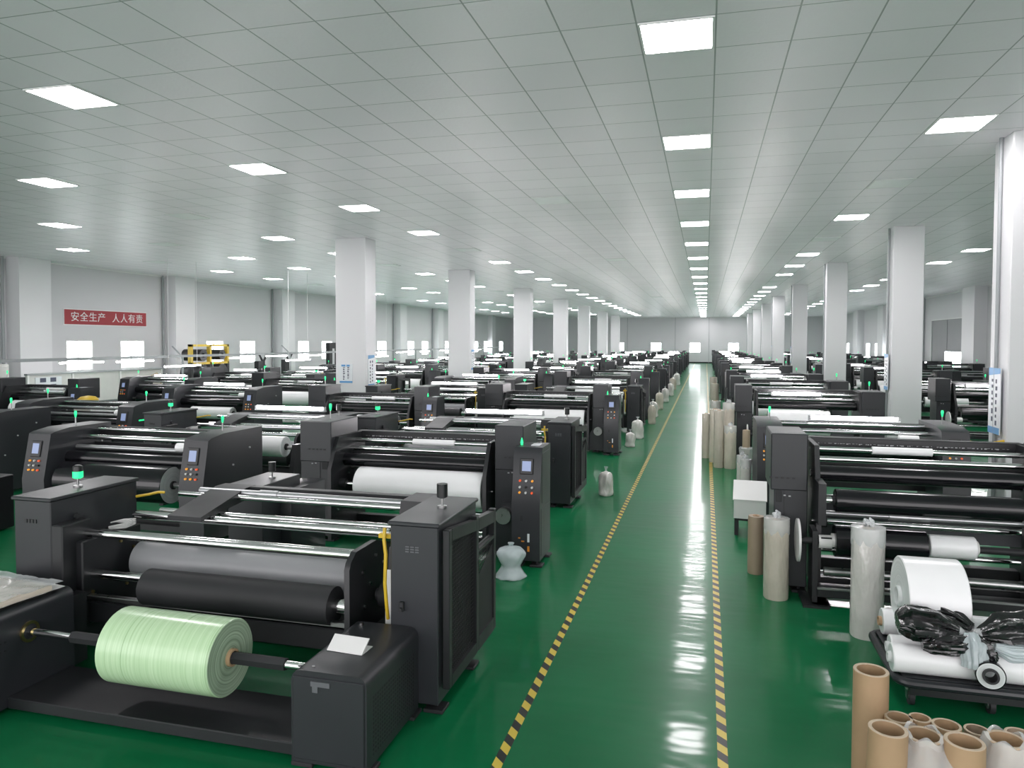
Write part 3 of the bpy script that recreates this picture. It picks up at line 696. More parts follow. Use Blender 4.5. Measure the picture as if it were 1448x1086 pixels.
# ------------------------------------------------------------------ film roll: a thing of its own, carried by a machine shaft
def film_roll(name, x0, x1, y, z, r, ri, film, end, label, group='film rolls on the machines', core='cardboard'):
    xm = (x0 + x1) / 2
    with at_origin((xm, y, z)):
        g = G(); g.tube((x0, y, z), (x1, y, z), r, ri + .012, n=44, end_mi=1, bev=.006); o = g.build(name, [film, end])
        G().tube((x0 - .02, y, z), (x1 + .02, y, z), ri + .011, ri, n=24).build('core', core, o)
    o.location = (xm, y, z); tag(o, label, 'film roll', group); return o

# ------------------------------------------------------------------ place the machines
def proto(fn, off, mir=1, **k):
    with at_origin(off, mir): return fn(**k)
SMALL = {'push_button', 'bolt', 'vent_slots', 'latch', 'signal_cable', 'warning_label', 'notice_label', 'stencil_marks', 'vent_grille', 'name_plate', 'panel_seam', 'handle', 'scale_strip', 'tie_bar', 'wire_mesh', 'painted_opening', 'shaft_bracket', 'roller_journal', 'yellow_hose', 'cover_flap', 'access_door', 'end_plate', 'bearing', 'bearing_ring', 'brake_disc', 'window_bar', 'painted_recess', 'notice_card', 'shaft_chuck', 'screen_bezel'}
def place(src, loc, label, group, first):
    """first: move the prototype itself; later machines are copies, far ones without their smallest pieces"""
    if first: src.location = loc; src['label'] = label; src['group'] = group; return src
    c = src.copy(); COL.objects.link(c); c.location = loc; c['label'] = label; c['group'] = group
    far = loc[1] > 19
    def rec(a, b, lv):
        for ch in a.children:
            nm = ch.name.split('.')[0]
            if far and nm in SMALL: continue
            if loc[1] > 34 and nm in ('guide_roller', 'cross_beam') and lv == 0 and random.random() < .5: continue
            q = ch.copy(); COL.objects.link(q); q.parent = b; rec(ch, q, lv + 1)
    rec(src, c, 0); return c
AO, MO, PO = (-2.96, 3.9, 0), (-2.96, 6.73, 0), (-6.12, 6.4, 0)
pA = proto(unwinder, AO); pAL = proto(unwinder, AO, lamp_on=True, lowboxes=False)
pM = proto(rewinder, MO); pML = proto(rewinder, MO, lamp_on=True)
pR = proto(rewinder, MO, -1, stand=False, disc=True, tall=True); pRL = proto(rewinder, MO, -1, stand=False, disc=True, tall=True, lamp_on=True)
pP = proto(panel_slitter, PO); pPL = proto(panel_slitter, PO, lamp_on=True); pPS = proto(panel_slitter, PO, strip=True)
done = set()
KIND = {'A': (pA, 'unwinding machine'), 'AL': (pAL, 'unwinding machine with lamp'), 'M': (pM, 'slitting machine'), 'ML': (pML, 'slitting machine with added lamp'),  # most of these lamps are added uplights for the ceiling
        'R': (pR, 'slitting machine'), 'RL': (pRL, 'slitting machine with added lamp'), 'P': (pP, 'slitter with two panels'), 'PL': (pPL, 'lamp-lit slitter with two panels'), 'PS': (pPS, 'slitter with green light strip')}
def rep(y0, y1, step, kinds):
    out = []; k = 0; y = y0
    while y < y1: out.append((kinds[k % len(kinds)], y)); y += step; k += 1
    return out
ROWS = [
    ('banner-side aisle row', -2.96, [('A', 3.9), ('M', 6.73), ('AL', 9.25, -3.16), ('M', 13.8, -3.03), ('AL', 17.2), ('M', 20.4)] + rep(24.9, 72, 3.5, ('M', 'AL', 'ML', 'M', 'AL'))),
    ('second banner-side row', -6.12, [('P', 6.4), ('AL', 8.9, -6.34), ('M', 12.3), ('AL', 15.6), ('PL', 19.0)] + rep(22.6, 70, 3.6, ('ML', 'AL', 'M', 'PL'))),
    ('third banner-side row', -10.5, [('P', 7.7, -10.55), ('PS', 9.4, -9.75), ('PL', 13.3, -10.2), ('M', 16.9), ('AL', 20.4)] + rep(23.9, 68, 3.7, ('ML', 'P', 'AL', 'ML'))),
    ('fourth banner-side row', -14.3, [('M', 12.6), ('PL', 16.2, -14.0), ('ML', 19.8), ('AL', 23.4)] + rep(27.2, 66, 3.9, ('PL', 'M', 'AL'))),
    ('shutter-side aisle row', 1.775, [('R', 6.31), ('PL', 9.35, 1.78), ('RL', 13.5, 1.75)] + rep(17.0, 72, 3.55, ('R', 'RL', 'PL', 'RL'))),
    ('second shutter-side row', 6.0, [('R', 13.4)] + rep(17.2, 70, 3.7, ('RL', 'P', 'R', 'RL'))),
    ('third shutter-side row', 9.6, rep(25.0, 68, 4.0, ('RL', 'P', 'R'))),
]
FIX = {('banner-side aisle row', 0): 'dark grey unwinding machine carrying the pale green film roll',
       ('banner-side aisle row', 1): 'slitting machine with operator stand, right behind the green roll machine',
       ('shutter-side aisle row', 0): 'dark grey slitting machine with black film rolls, behind the loaded cart',
       ('shutter-side aisle row', 1): 'slitter with a glaring white lamp, behind the black film machine',
       ('second banner-side row', 0): 'slitter with two blue screens and a broad black film roll',
       ('third banner-side row', 1): 'slitter with a glowing green strip on its cabinet side'}
nrollpos = []
for where, cx, lst in ROWS:
    for i, it in enumerate(lst):
        P, kind = KIND[it[0]]; x = it[2] if len(it) > 2 else cx; y = it[1]
        lab = FIX.get((where, i)) or 'dark grey %s, %s in the %s' % (kind, ordinal(i), where)
        place(P, (x, y, 0), lab, 'machines in the ' + where, P.name not in done); done.add(P.name)
        nrollpos.append((where, i, it[0], x, y))
for P in KIND.values():
    if P[0].name not in done:
        for o in list(P[0].children_recursive) + [P[0]]: bpy.data.objects.remove(o)
# film rolls on the machines
PW = film_roll('film_roll', -.70, .70, 0, .62, .185, .04, 'white_film', 'white_end', '', core='rubber')
PS_ = film_roll('film_roll', -.5, .5, 0, .58, .13, .04, 'white_film', 'white_end', '', core='rubber')
PK = film_roll('film_roll', -.66, .66, 0, .60, .14, .04, 'black_film', 'white_end', '', core='rubber')
usedroll = set()
def put_roll(P, loc, label, group):
    if P.name not in usedroll: usedroll.add(P.name); P.location = loc; P['label'] = label; P['group'] = group; return P
    return copy_tree(P, loc, label, group)
rr = random.Random(11)
for where, i, k, x, y in nrollpos:
    if y > 60 or (where.startswith('shutter-side aisle') and i < 3): continue
    grp = 'film rolls in the ' + where
    nm = '%s machine in the %s' % (ordinal(i), where)
    if k in ('M', 'ML'):
        if i == 1 and where.startswith('banner-side aisle'): put_roll(PW, (x + .10, y + .4, .62), 'large white film roll behind the black beacon of the green roll machine', grp)
        else: put_roll(PW if rr.random() < .75 else PS_, (x + .065, y + .4, .62), 'white film roll on the ' + nm, grp)
    elif k in ('R', 'RL'): put_roll(PW if rr.random() < .8 else PK, (x - .065, y + .4, .62), 'film roll on the ' + nm, grp)
    elif k in ('P', 'PL', 'PS') and i > 0 and y < 40: put_roll(PK if rr.random() < .5 else PS_, (x, y + .22, .60), 'film roll on the ' + nm, grp)
tag(film_roll('film_roll', -3.20, -2.49, 3.43, .42, .205, .036, 'green_film', 'green_end', '', core='cardboard'), 'pale green film roll on the open shaft nearest the camera', 'film roll', 'film rolls in the banner-side aisle row')
film_roll('film_roll', -6.9, -5.5, 6.62, .6, .2, .032, 'black_film', 'white_end', 'broad black film roll with a white end beside a blue screen cabinet', core='rubber')
film_roll('film_roll', -6.6, -5.9, 8.25, .78, .2, .03, 'white_film', 'white_end', 'thick white film roll in front of the second unwinder from the banner aisle', core='rubber')
film_roll('film_roll', -5.75, -5.15, 8.25, .80, .13, .03, 'white_film', 'white_end', 'thin white film roll beside a thick one, behind two blue screens', core='rubber')
with at_origin((-5.9, 8.25, 0)):
    st = thing('roll_stand', (-5.9, 8.25, 0), 'dark roll stand holding two white film rolls behind the blue screens', 'stand')
    G().cyl((-6.8, 8.25, .79), (-5.0, 8.25, .79), .025, n=12).build('shaft', 'steel', st)
    for x in (-6.86, -5.02): G().prism([(8.0, 0), (8.5, 0), (8.32, .84), (8.18, .84)], 'x', x, x + .06).build('side_plate', 'paint_dark', st)
    G().box(-6.82, -5.0, 8.2, 8.3, .1, .18).build('cross_beam', 'paint_dark', st)
# rolls of the machine behind the loaded cart
film_roll('film_roll', 1.03, 2.36, 6.42, .86, .093, .028, 'black_film', 'black_film', 'black film roll at chest height on the machine behind the cart', core='rubber')
film_roll('film_roll', 1.03, 1.70, 6.42, .53, .13, .045, 'black_film', 'black_film', 'short black film roll behind the tall white wrapped roll', core='white_plastic')
film_roll('film_roll', 1.72, 2.05, 6.42, .54, .088, .045, 'white_film', 'white_end', 'narrow white film roll butting against a black one', core='white_plastic')
film_roll('film_roll', 1.08, 2.1, 13.75, .72, .22, .05, 'white_film', 'white_end', 'thick brightly lit white film roll behind the glaring lamp', core='rubber')
with at_origin((1.775, 6.31, 0)):
    st = [o for o in bpy.data.objects if o.get('label') == FIX[('shutter-side aisle row', 0)]][0]
    g = G(); g.prism([(6.35, .0), (6.56, .0), (6.56, 1.0), (6.36, 1.0)], 'x', 2.42, 2.50); g.build('side_plate', 'paint_dark', st)
    G().prism([(6.36, .66), (6.62, .66), (6.62, 1.0), (6.36, 1.0)], 'x', .90, .96).build('side_plate', 'paint_dark', st)
    G().cyl((.93, 6.42, .86), (2.45, 6.42, .86), .026, n=12).build('winding_shaft', 'chrome', st)
    G().cyl((.93, 6.42, .53), (2.45, 6.42, .53), .028, n=12).build('winding_shaft', 'rubber', st)
    G().cyl((.96, 6.5, .735), (2.45, 6.5, .735), .022, n=12).cyl((1.45, 6.5, .735), (1.75, 6.5, .735), .032, n=14).build('guide_roller', 'aluminium', st)
    G().cyl((.96, 6.45, .26), (2.45, 6.45, .26), .036, n=14).build('guide_roller', 'steel', st)
    G().box(.9, 2.5, 6.36, 6.5, .07, .15, .006).build('cross_beam', 'paint_dark', st)
    G().box(.9, 2.5, 6.34, 6.36, .14, .155).build('tie_bar', 'steel', st)
    G().box(.86, 1.0, 6.32, 6.6, 0, .02, .003).build('foot_plate', 'rubber', st)
# motor cabinet beside the second banner side machine
with at_origin((-3.9, 5.9, 0)):
    mc = thing('motor_cabinet', (-3.9, 5.9, 0), 'low dark motor cabinet with a small beacon, behind the green roll machine', 'cabinet')
    G().box(-4.08, -3.73, 5.6, 6.22, .03, .88, .006).build('cabinet_body', 'paint', mc)
    G().box(-3.87, -3.62, 5.88, 6.5, .03, .79, .012, 2).build('side_box', 'paint', mc)
    beacon(mc, -3.86, 5.95, .88, lit=False)
    for x, y in ((-4.02, 5.66), (-3.78, 5.66), (-4.02, 6.16), (-3.78, 6.16)): foot(mc, x, y)

# ------------------------------------------------------------------ banner, posters and things along the long wall
def text_mesh(body, size, name, m, parent, M4, sx=1., spacing=1.):
    c = bpy.data.curves.new('t', 'FONT'); c.body = body; c.size = size; c.align_x = 'CENTER'; c.align_y = 'CENTER'; c.extrude = .003; c.space_character = spacing
    o = bpy.data.objects.new('t', c); COL.objects.link(o); bpy.context.view_layer.update()
    me = bpy.data.meshes.new_from_object(o); bpy.data.objects.remove(o)
    me.transform(M4 @ Matrix.Diagonal((sx, 1, 1, 1))); me.materials.clear(); me.materials.append(M[m])
    q = bpy.data.objects.new(name, me); COL.objects.link(q); q.parent = parent; return q
with at_origin((XL, 21.18, 2.91)):
    bn = G().box(XL + .006, XL + .03, 19.38, 22.98, 2.67, 3.155).build('banner', 'banner'); bn.location = (XL, 21.18, 2.91)
    tag(bn, 'red banner with white Chinese lettering high on the long wall', 'banner')
    G().box(XL + .004, XL + .02, 19.35, 23.01, 2.64, 3.185).build('banner_border', 'frame_white', bn)
face_x = Matrix(((0, 0, 1, 0), (1, 0, 0, 0), (0, 1, 0, 0), (0, 0, 0, 1)))       # text lying in the y-z plane, read from +x
for txt, yy in (('安全生产', -.84), ('人人有责', .90)):
    text_mesh(txt, .335, 'lettering', 'letter', bn, Matrix.Translation((.033, yy, -.005)) @ face_x, 1.06, 1.08)
face_y = Matrix(((1, 0, 0, 0), (0, 0, -1, 0), (0, 1, 0, 0), (0, 0, 0, 1)))      # read from -y
face_nx = Matrix(((0, 0, -1, 0), (-1, 0, 0, 0), (0, 1, 0, 0), (0, 0, 0, 1)))    # read from -x
def poster(loc, face, w, h, label, head=True, seed=0):
    """notice board: local x to the reader's right, local y up, then turned by face"""
    r = random.Random(seed); T4 = face
    def put(g, name, m, parent=None):
        o = g.build(name, m, parent, flat=True); o.data.transform(T4); return o
    o = put(G().box(-w / 2, w / 2, -h / 2, h / 2, 0, .012), 'notice_board', 'poster_white'); o.location = loc
    tag(o, label, 'sign')
    g = G(); g.box(-w / 2, w / 2, -h / 2, -h / 2 + h * .1, .012, .014)
    if head: g.prism([(-w / 2, h / 2), (w / 2, h / 2), (w / 2, h / 2 - h * .08), (-w / 2, h / 2 - h * .12)], 'z', .012, .014)
    put(g, 'blue_band', 'poster_blue', o)
    g = G()
    for c in (-.16, .18):
        z = h * .33
        while z > -h * .33:
            k = h * (.03 + .05 * r.random()); g.box(w * c - w * .07, w * c + w * (.03 + .06 * r.random()), z - k, z, .012, .014); z -= k + h * .045
    put(g, 'printed_columns', 'poster_ink', o)
    if not head: put(G().box(-w * .36, -w * .04, h * .36, h * .46, .012, .014).box(w * .04, w * .3, h * .36, h * .46, .012, .014), 'printed_heading', 'poster_blue', o)
    return o
poster((-8.42, 16.148, 1.36), face_y, .34, .46, 'small white notice with blue foot strip on the front of the big pillar', False, 1)
poster((-7.898, 16.42, 1.41), face_x, .34, .78, 'tall blue-headed notice board on the aisle face of the big pillar', True, 2)
poster((3.418, 10.13, 1.44), face_nx, .36, .80, 'tall blue-headed notice board on the pillar nearest the camera', True, 3)
poster((3.826, 17.57, 1.50), face_nx, .34, .78, 'narrow blue-edged notice board on the pillar behind the lamp-lit slitter', True, 4)
poster((-7.898, 24.5, 1.5), face_x, .34, .7, 'tall notice board on the second pillar of the banner side', True, 5)
poster((3.61, 34.2, 1.6), face_nx, .34, .7, 'blue-headed notice on the fourth pillar of the shutter side', True, 6)
poster((3.48, 42.3, 1.6), face_nx, .34, .7, 'blue-headed notice on the fifth pillar of the shutter side', True, 7)
# long cable tray with hanging fluorescent tubes
tr = thing('cable_tray', (-17, 13, 0), 'long grey cable tray on posts running along the banner wall', 'cable tray')
with at_origin((-17, 13, 0)):
    G().box(-17.06, -16.94, 12.5, 60, 1.58, 1.66).build('tray', 'pipe', tr)
    for y in (14.2, 21.0, 27.6, 34.5, 41.5, 48.5, 55.5):
        G().cyl((-17, y, 0), (-17, y, 1.58), .035, n=10).cyl((-17.4, y, 1.95), (-17, y, 1.6), .025, n=8).build('tray_post', 'pipe', tr)
def tube_light(loc, L, lab):
    o = thing('fluorescent_light', loc, lab, 'light', 'fluorescent tubes along the banner wall')
    with at_origin(loc):
        x, y, z = loc
        zt = 1.578 if x < -16.5 else ZC
        G().box(x - .04, x + .04, y - L / 2, y + L / 2, z + .02, z + .045).cyl((x, y - L * .4, z + .045), (x, y - L * .4, zt), .006, n=6).cyl((x, y + L * .4, z + .045), (x, y + L * .4, zt), .006, n=6).build('fixture', 'frame_white', o)
        G().cyl((x, y - L / 2, z), (x, y + L / 2, z), .022, n=10).build('tube', 'wall_tube', o)
    return o
for i, y in enumerate((16.9, 18.9, 24.3, 26.6, 29.5, 32.5, 36.0, 39.4, 43.0, 46.5, 50.0, 54.0)):
    tube_light((-17, y, 1.5 if i % 3 else 1.52), 1.5, 'lit fluorescent tube under the cable tray, %s from the camera' % ordinal(i))
for i, (x, y, z) in enumerate(((-14.2, 23.6, 1.45), (-14.2, 30.5, 1.45), (-15.6, 19.3, 1.36))):
    o = tube_light((x, y, z), 1.6, 'lit double tube hung low over the machines, %s from the tray' % ordinal(i))
# tool board and white benches by the long wall
tb = thing('tool_board', (-18.9, 19.5, 0), 'white panelled tool board with posters below the red banner', 'board')
with at_origin((-18.9, 19.5, 0)):
    G().box(-18.95, -18.9, 16.9, 22.2, .2, 1.12).build('board_panel', 'board', tb)
    G().box(-18.96, -18.84, 16.8, 22.3, 1.12, 1.17).build('top_rail', 'pipe', tb)
    for y in (16.85, 18.4, 20.3, 22.22): G().box(-18.96, -18.86, y - .03, y + .03, 0, 1.12).build('board_post', 'frame_white', tb)
    G().box(-18.9, -18.88, 17.1, 18.0, .4, 1.05).build('poster', 'poster_white', tb)
    g = G()
    for y, z in ((17.25, .9), (17.6, .9), (17.6, .7)): g.box(-18.88, -18.875, y, y + .2, z, z + .13)
    g.build('poster_picture', 'poster_ink', tb)
    G().cyl((-18.86, 20.9, .55), (-18.86, 20.9, .8), .06, n=12).build('red_bottle', 'red', tb)
    G().box(-18.9, -18.6, 20.3, 22.2, .42, .45).build('shelf', 'wood', tb)
    G().sweep([(-18.85, 21.5, .5), (-18.8, 21.6, .9), (-18.8, 21.9, 1.0), (-18.8, 22.1, .6)], .015).build('hanging_cable', 'wood', tb)
wc = thing('white_cabinet', (-11.4, 11.3, 0), 'open white cabinet with yellow shelf edges between dark machines', 'cabinet')
with at_origin((-11.4, 11.3, 0)):
    G().box(-12.1, -10.7, 11.3, 11.34, .02, .98, .004).build('back_panel', 'white_plastic', wc)
    G().box(-12.1, -10.7, 10.8, 11.3, .94, .98, .004).build('worktop', 'white_plastic', wc)
    for x in (-12.1, -10.74): G().box(x, x + .04, 10.8, 11.3, .0, .94).build('side_panel', 'white_plastic', wc)
    for z in (.15, .5): G().box(-12.06, -10.74, 10.82, 11.3, z, z + .03).build('shelf', 'wood', wc)
tag(G().lathe([(.0, 0), (.16, .01), (.18, .08), (.12, .13), (0, .15)]).build('yellow_bag', 'yellow'), 'folded yellow sack on the open white cabinet', 'sack').location = (-11.0, 11.05, .98)
pr = thing('printing_frame', (-18.2, 24.0, 0), 'yellow steel frame machine with big dark rollers by the wall', 'machine')
with at_origin((-18.2, 24.0, 0)):
    for y in (23.0, 24.05, 25.1):
        g = G(); g.box(-18.35, -18.2, y - .05, y + .05, 1.25, 2.0); g.build('frame_post', 'yellow', pr)
        G().box(-18.36, -18.2, y - .06, y + .06, 0, 1.25).build('frame_leg', 'paint_dark', pr)
    for z in (1.92, 1.25): G().box(-18.35, -18.2, 22.95, 25.15, z, z + .08).build('frame_rail', 'yellow', pr)
    for y, z, r in ((23.5, 1.6, .22), (24.6, 1.6, .2), (23.5, .95, .3), (24.6, .95, .3)):
        G().cyl((-18.9, y, z), (-18.1, y, z), r, n=24).cyl((-18.12, y, z), (-18.02, y, z), r * .4, n=16).build('drum', 'paint_dark', pr)
    G().box(-18.7, -18.25, 23.0, 25.1, .1, .6).build('lower_housing', 'paint_dark', pr)
for i, (x, y) in enumerate(((-17.9, 27.0), (-18.3, 29.6))):
    st = thing('cable_post', (x, y, 0), 'black forked cable post beside the yellow frame machine' if i == 0 else 'black cable post with a control box, by the second wall pilaster', 'post')
    with at_origin((x, y, 0)):
        G().sweep([(x, y - .05, 0), (x, y - .05, 1.3), (x, y - .3, 1.6)], .05).sweep([(x, y + .05, 0), (x, y + .05, 1.3), (x, y + .3, 1.6)], .05).build('fork', 'rubber', st)
        G().box(x - .08, x + .12, y - .5, y - .2, .6, 1.3).build('control_box', 'rubber', st)
fr_ = thing('inspection_frame', (-18.6, 34.3, 0), 'black upright inspection frame in front of a bright window', 'frame')
with at_origin((-18.6, 34.3, 0)):
    G().box(-18.7, -18.5, 33.7, 34.0, 0, 2.05).box(-18.7, -18.5, 34.6, 34.9, 0, 2.05).box(-18.7, -18.5, 34.0, 34.6, 1.75, 2.05).build('uprights', 'rubber', fr_)
    G().box(-18.65, -18.5, 34.0, 34.6, 0, .9).build('lower_box', 'paint_dark', fr_)
for i, (x, y) in enumerate(((-16.6, 14.6), (-18.4, 15.2))):
    cb_ = thing('power_cabinet', (x, y, 0), ('pale grey power cabinet in front of the first wall pilaster', 'tall white power cabinet against the long wall before the tool board')[i], 'cabinet')
    with at_origin((x, y, 0)):
        G().box(x - .3, x + .3, y - .4, y + .4, 0, 1.0 + .5 * i, .01).build('cabinet_body', 'board' if i else 'paint_grey', cb_)
        G().box(x + .3, x + .315, y - .36, y + .36, .06, .94 + .5 * i, .004).build('cabinet_door', 'board' if i else 'paint_grey', cb_)
# yellow reel beside the two screen slitter
yr = thing('hose_reel', (-7.75, 6.3, 0), 'yellow hose reel on a small dark stand, beside a blue screen cabinet', 'reel')
with at_origin((-7.75, 6.3, 0)):
    G().box(-7.95, -7.62, 6.25, 6.6, .02, .62, .01).build('stand', 'paint_dark', yr)
    G().tube((-7.78, 6.2, .78), (-7.78, 6.32, .78), .115, .065, n=28, bev=.01).build('reel', 'yellow', yr)
    G().cyl((-7.78, 6.3, .78), (-7.78, 6.36, .78), .1, n=20).box(-7.8, -7.76, 6.33, 6.38, .6, .8).build('bracket', 'rubber', yr)

# ------------------------------------------------------------------ small things on and beside the green roll machine
nc = G().prism([(3.47, .508), (3.585, .508), (3.585, .512), (3.49, .512), (3.555, .565), (3.55, .568), (3.47, .512)], 'x', -1.93, -1.72)
with at_origin((-1.83, 3.53, .5)): nc = nc.build('folded_card', 'white_plastic')
nc.location = (-1.83, 3.53, .5); nc.rotation_euler = (0, 0, -.06); nc.location.z -= .006
tag(nc, 'folded white card lying on the low drive box near the green roll', 'card')
rs = random.Random(4)
tp = thing('paper_pack', (-4.2, 3.43, .588), 'plastic-wrapped pack of cream paper on the low drive box beside the green roll', 'package', rz=-.1)
g = G(); g.box(-.27, .26, -.24, .24, .0, .035, .006); g.build('cream_sheets', 'kraft', tp).data.materials[0] = mat('cream_paper', (.62, .56, .47), .6, noise=(4, .08))
def crumpled_sheet(w, d, z, n, amp, rim, seed, hole=None):
    r = random.Random(seed); g = G(); P = {}
    for i in range(n + 1):
        for j in range(n + 1):
            u, v = i / n - .5, j / n - .5; e = max(abs(u), abs(v)) * 2
            zz = z + amp * (math.sin(u * 17 + 3 * v * seed) * .4 + math.sin(v * 23 - u * 9) * .4 + r.uniform(-.4, .4)) + (rim if e > .92 else 0)
            P[i, j] = g.bm.verts.new((u * w + r.uniform(-1, 1) * .004, v * d + r.uniform(-1, 1) * .004, zz))
    for i in range(n):
        for j in range(n): g.bm.faces.new((P[i, j], P[i + 1, j], P[i + 1, j + 1], P[i, j + 1]))
    return g
crumpled_sheet(.60, .56, .045, 22, .006, .008, 5).build('plastic_cover', 'clear', tp)
cs = crumpled_sheet(.62, .58, .004, 12, .001, .016, 6).build('white_tray', 'white_plastic', tp)
# clear bag standing between the operator stand and the guard door
def wob_fn(amp, k, ph): return lambda a, j, r: r * (1 + amp * math.sin(k * a + ph + j * 1.3) + amp * .6 * math.sin((k + 4) * a - j * 2.1))
bg = G().lathe([(.135, 0), (.14, .015), (.105, .06), (.088, .10), (.105, .14), (.128, .19), (.127, .23), (.10, .26), (.05, .275), (.02, .285), (.03, .31)], n=56, wob=wob_fn(.045, 5, .4), fine=4).build('plastic_bag', 'haze_film')
bg.location = (-1.70, 6.42, 0); tag(bg, 'tied clear plastic bag on the floor beside the operator stand', 'bag')
G().lathe([(.08, .004), (.08, .05), (.065, .1), (.08, .15), (.085, .2), (.0, .21)], n=20).build('bag_contents', 'white_film', bg)

# ------------------------------------------------------------------ shutter side of the aisle: rolls, cart, cores
def wrapped_roll(loc, r, h, m, label, seed, tuft=True, group=None, top='beige', lean=(0, 0)):
    o = G().lathe([(r * .97, 0), (r, .012), (r * 1.01, h * .3), (r * .985, h * .6), (r, h - .03), (r * .95, h)], n=40, wob=wob_fn(.012, 3, seed)).build('wrapped_roll', m)
    o.location = loc; o.rotation_euler = (lean[0], lean[1], 0)
    tag(o, label, 'roll', group)
    g = G().tube((0, 0, h - .002), (0, 0, h + .006), r * .42, r * .2, n=24); g.build('core_end', 'cardboard', o)
    if tuft:
        rr_ = random.Random(seed); g = G()
        for k in range(7):
            a = rr_.random() * 6.3; b = rr_.uniform(.02, .05)
            g.sweep([(math.cos(a) * r * .3, math.sin(a) * r * .3, h + .003), (math.cos(a) * r * .2, math.sin(a) * r * .2, h + .02 + b * .5), (math.cos(a + 1) * r * .25, math.sin(a + 1) * r * .25, h + .02 + b)], [.016, .02, .007], 6)
        g.build('twisted_wrap', 'clear', o)
        n = 40; g = G()
        A = [g.bm.verts.new((math.cos(2 * PI * i / n) * r * .25, math.sin(2 * PI * i / n) * r * .25, h + .012)) for i in range(n)]
        B = [g.bm.verts.new((math.cos(2 * PI * i / n) * r * 1.02, math.sin(2 * PI * i / n) * r * 1.02, h + .006)) for i in range(n)]
        C_ = [g.bm.verts.new((math.cos(2 * PI * i / n) * r * 1.04, math.sin(2 * PI * i / n) * r * 1.04, h - .06 - .05 * abs(math.sin(i * .7 + seed)) - .03 * rr_.random())) for i in range(n)]
        for i in range(n):
            g.bm.faces.new((A[i], A[(i + 1) % n], B[(i + 1) % n], B[i])); g.bm.faces.new((B[i], B[(i + 1) % n], C_[(i + 1) % n], C_[i]))
        g.build('wrap_hood', 'clear', o)
    return o
wrapped_roll((.592, 6.475, 0), .102, .67, 'beige', 'plastic-wrapped beige roll standing before the black film machine cabinet', 1)
kr = wrapped_roll((.47, 7.12, 0), .072, .535, 'kraft', 'brown kraft paper roll standing behind the plastic-wrapped beige roll', 2, False)
wrapped_roll((1.162, 5.80, 0), .113, .80, 'white_wrap', 'tall white shrink-wrapped roll standing beside the loaded cart', 3)
G2 = 'beige rolls in the cluster by the aisle tape'
wrapped_roll((.235, 13.0, 0), .085, .98, 'beige', 'beige wrapped roll in the aisle cluster, standing right on the yellow tape', 4, False, G2)
wrapped_roll((.42, 12.95, 0), .10, .72, 'beige', 'shorter beige roll in front of the aisle cluster, with a loose plastic hood', 5, True, G2)
wrapped_roll((.40, 13.35, 0), .10, 1.08, 'beige', 'tallest beige roll at the back of the aisle cluster', 6, True, G2)
wrapped_roll((.18, 13.55, 0), .10, .95, 'beige', 'beige roll at the back corner of the aisle cluster, beside the tallest', 7, False, G2)
wrapped_roll((.02, 14.0, 0), .075, .82, 'beige', 'small beige roll in the aisle just past the beige cluster', 8, False, G2)
wrapped_roll((.66, 12.6, 0), .06, .70, 'kraft', 'thin brown roll with white plastic round its foot, beside the beige cluster', 9, False)
o = G().lathe([(.105, 0), (.1, .05), (.085, .2), (.1, .33), (.11, .4), (.095, .42)], n=30, wob=wob_fn(.08, 5, 1)).build('plastic_wrapping', 'clear'); o.location = (.66, 12.6, .0); tag(o, 'loose white plastic round the foot of the thin brown roll', 'plastic wrap')
for i, (x, y, r, h, m, lab) in enumerate(((.52, 9.95, .07, .62, 'white_wrap', 'white plastic bag roll leaning by the lamp-lit slitter'), (.50, 10.42, .075, .60, 'white_wrap', 'white bagged roll tight against the lamp-lit slitter'),
        (.28, 21.2, .15, .5, 'white_wrap', 'white bale beside the aisle, beyond the beige cluster'), (.30, 24.6, .13, .8, 'beige', 'beige roll by the aisle, well beyond the beige cluster'), (.30, 29.0, .14, .8, 'beige', 'beige roll farthest down the aisle, shutter side'))):
    wrapped_roll((x, y, 0), r, h, m, lab, 20 + i, i < 2)
def slumped_bag(loc, r, h, label, seed, m='white_wrap'):
    w = wob_fn(.06, 3 + int(seed * 2) % 3, seed)
    o = G().lathe([(r * .92, 0), (r * 1.04, h * .08), (r * .96, h * .3), (r * 1.02, h * .55), (r * .93, h * .8), (r * .72, h * .92), (r * .35, h * .97), (r * .12, h)], n=40, wob=w, fine=3).build('filled_bag', m)
    G().lathe([(r * .12, h * .985), (r * .1, h + .02), (r * .28, h + .06)], n=20, wob=wob_fn(.2, 4, seed + 1)).build('tied_neck', 'clear', o)
    o.location = loc; o.rotation_euler = (0, 0, seed); return tag(o, label, 'bag', 'bags and rolls along the banner-side aisle edge')
BG = ((-1.33, 10.2, .10, .34, 0), (-1.47, 15.05, .10, .30, 0), (-1.44, 16.4, .13, .42, 0), (-1.34, 19.4, .10, .5, 1), (-1.44, 21.2, .14, .45, 0), (-1.40, 23.6, .12, .55, 1), (-1.38, 26.6, .13, .5, 0), (-1.34, 29.7, .14, .5, 0), (-1.4, 33.4, .15, .55, 1), (-1.36, 37.0, .16, .6, 0))
for i, (x, y, r, h, be) in enumerate(BG):
    slumped_bag((x, y, 0), r, h, '%s filled bag on the banner-side edge of the aisle, %s from the camera' % (('white', 'beige')[be], ordinal(i)), i * 1.7, ('white_wrap', 'beige')[be])
hb = thing('hose_bundle', (3.2, 9.9, 0), 'yellow and white hoses slung between the panel cabinet and the nearest pillar', 'hose')
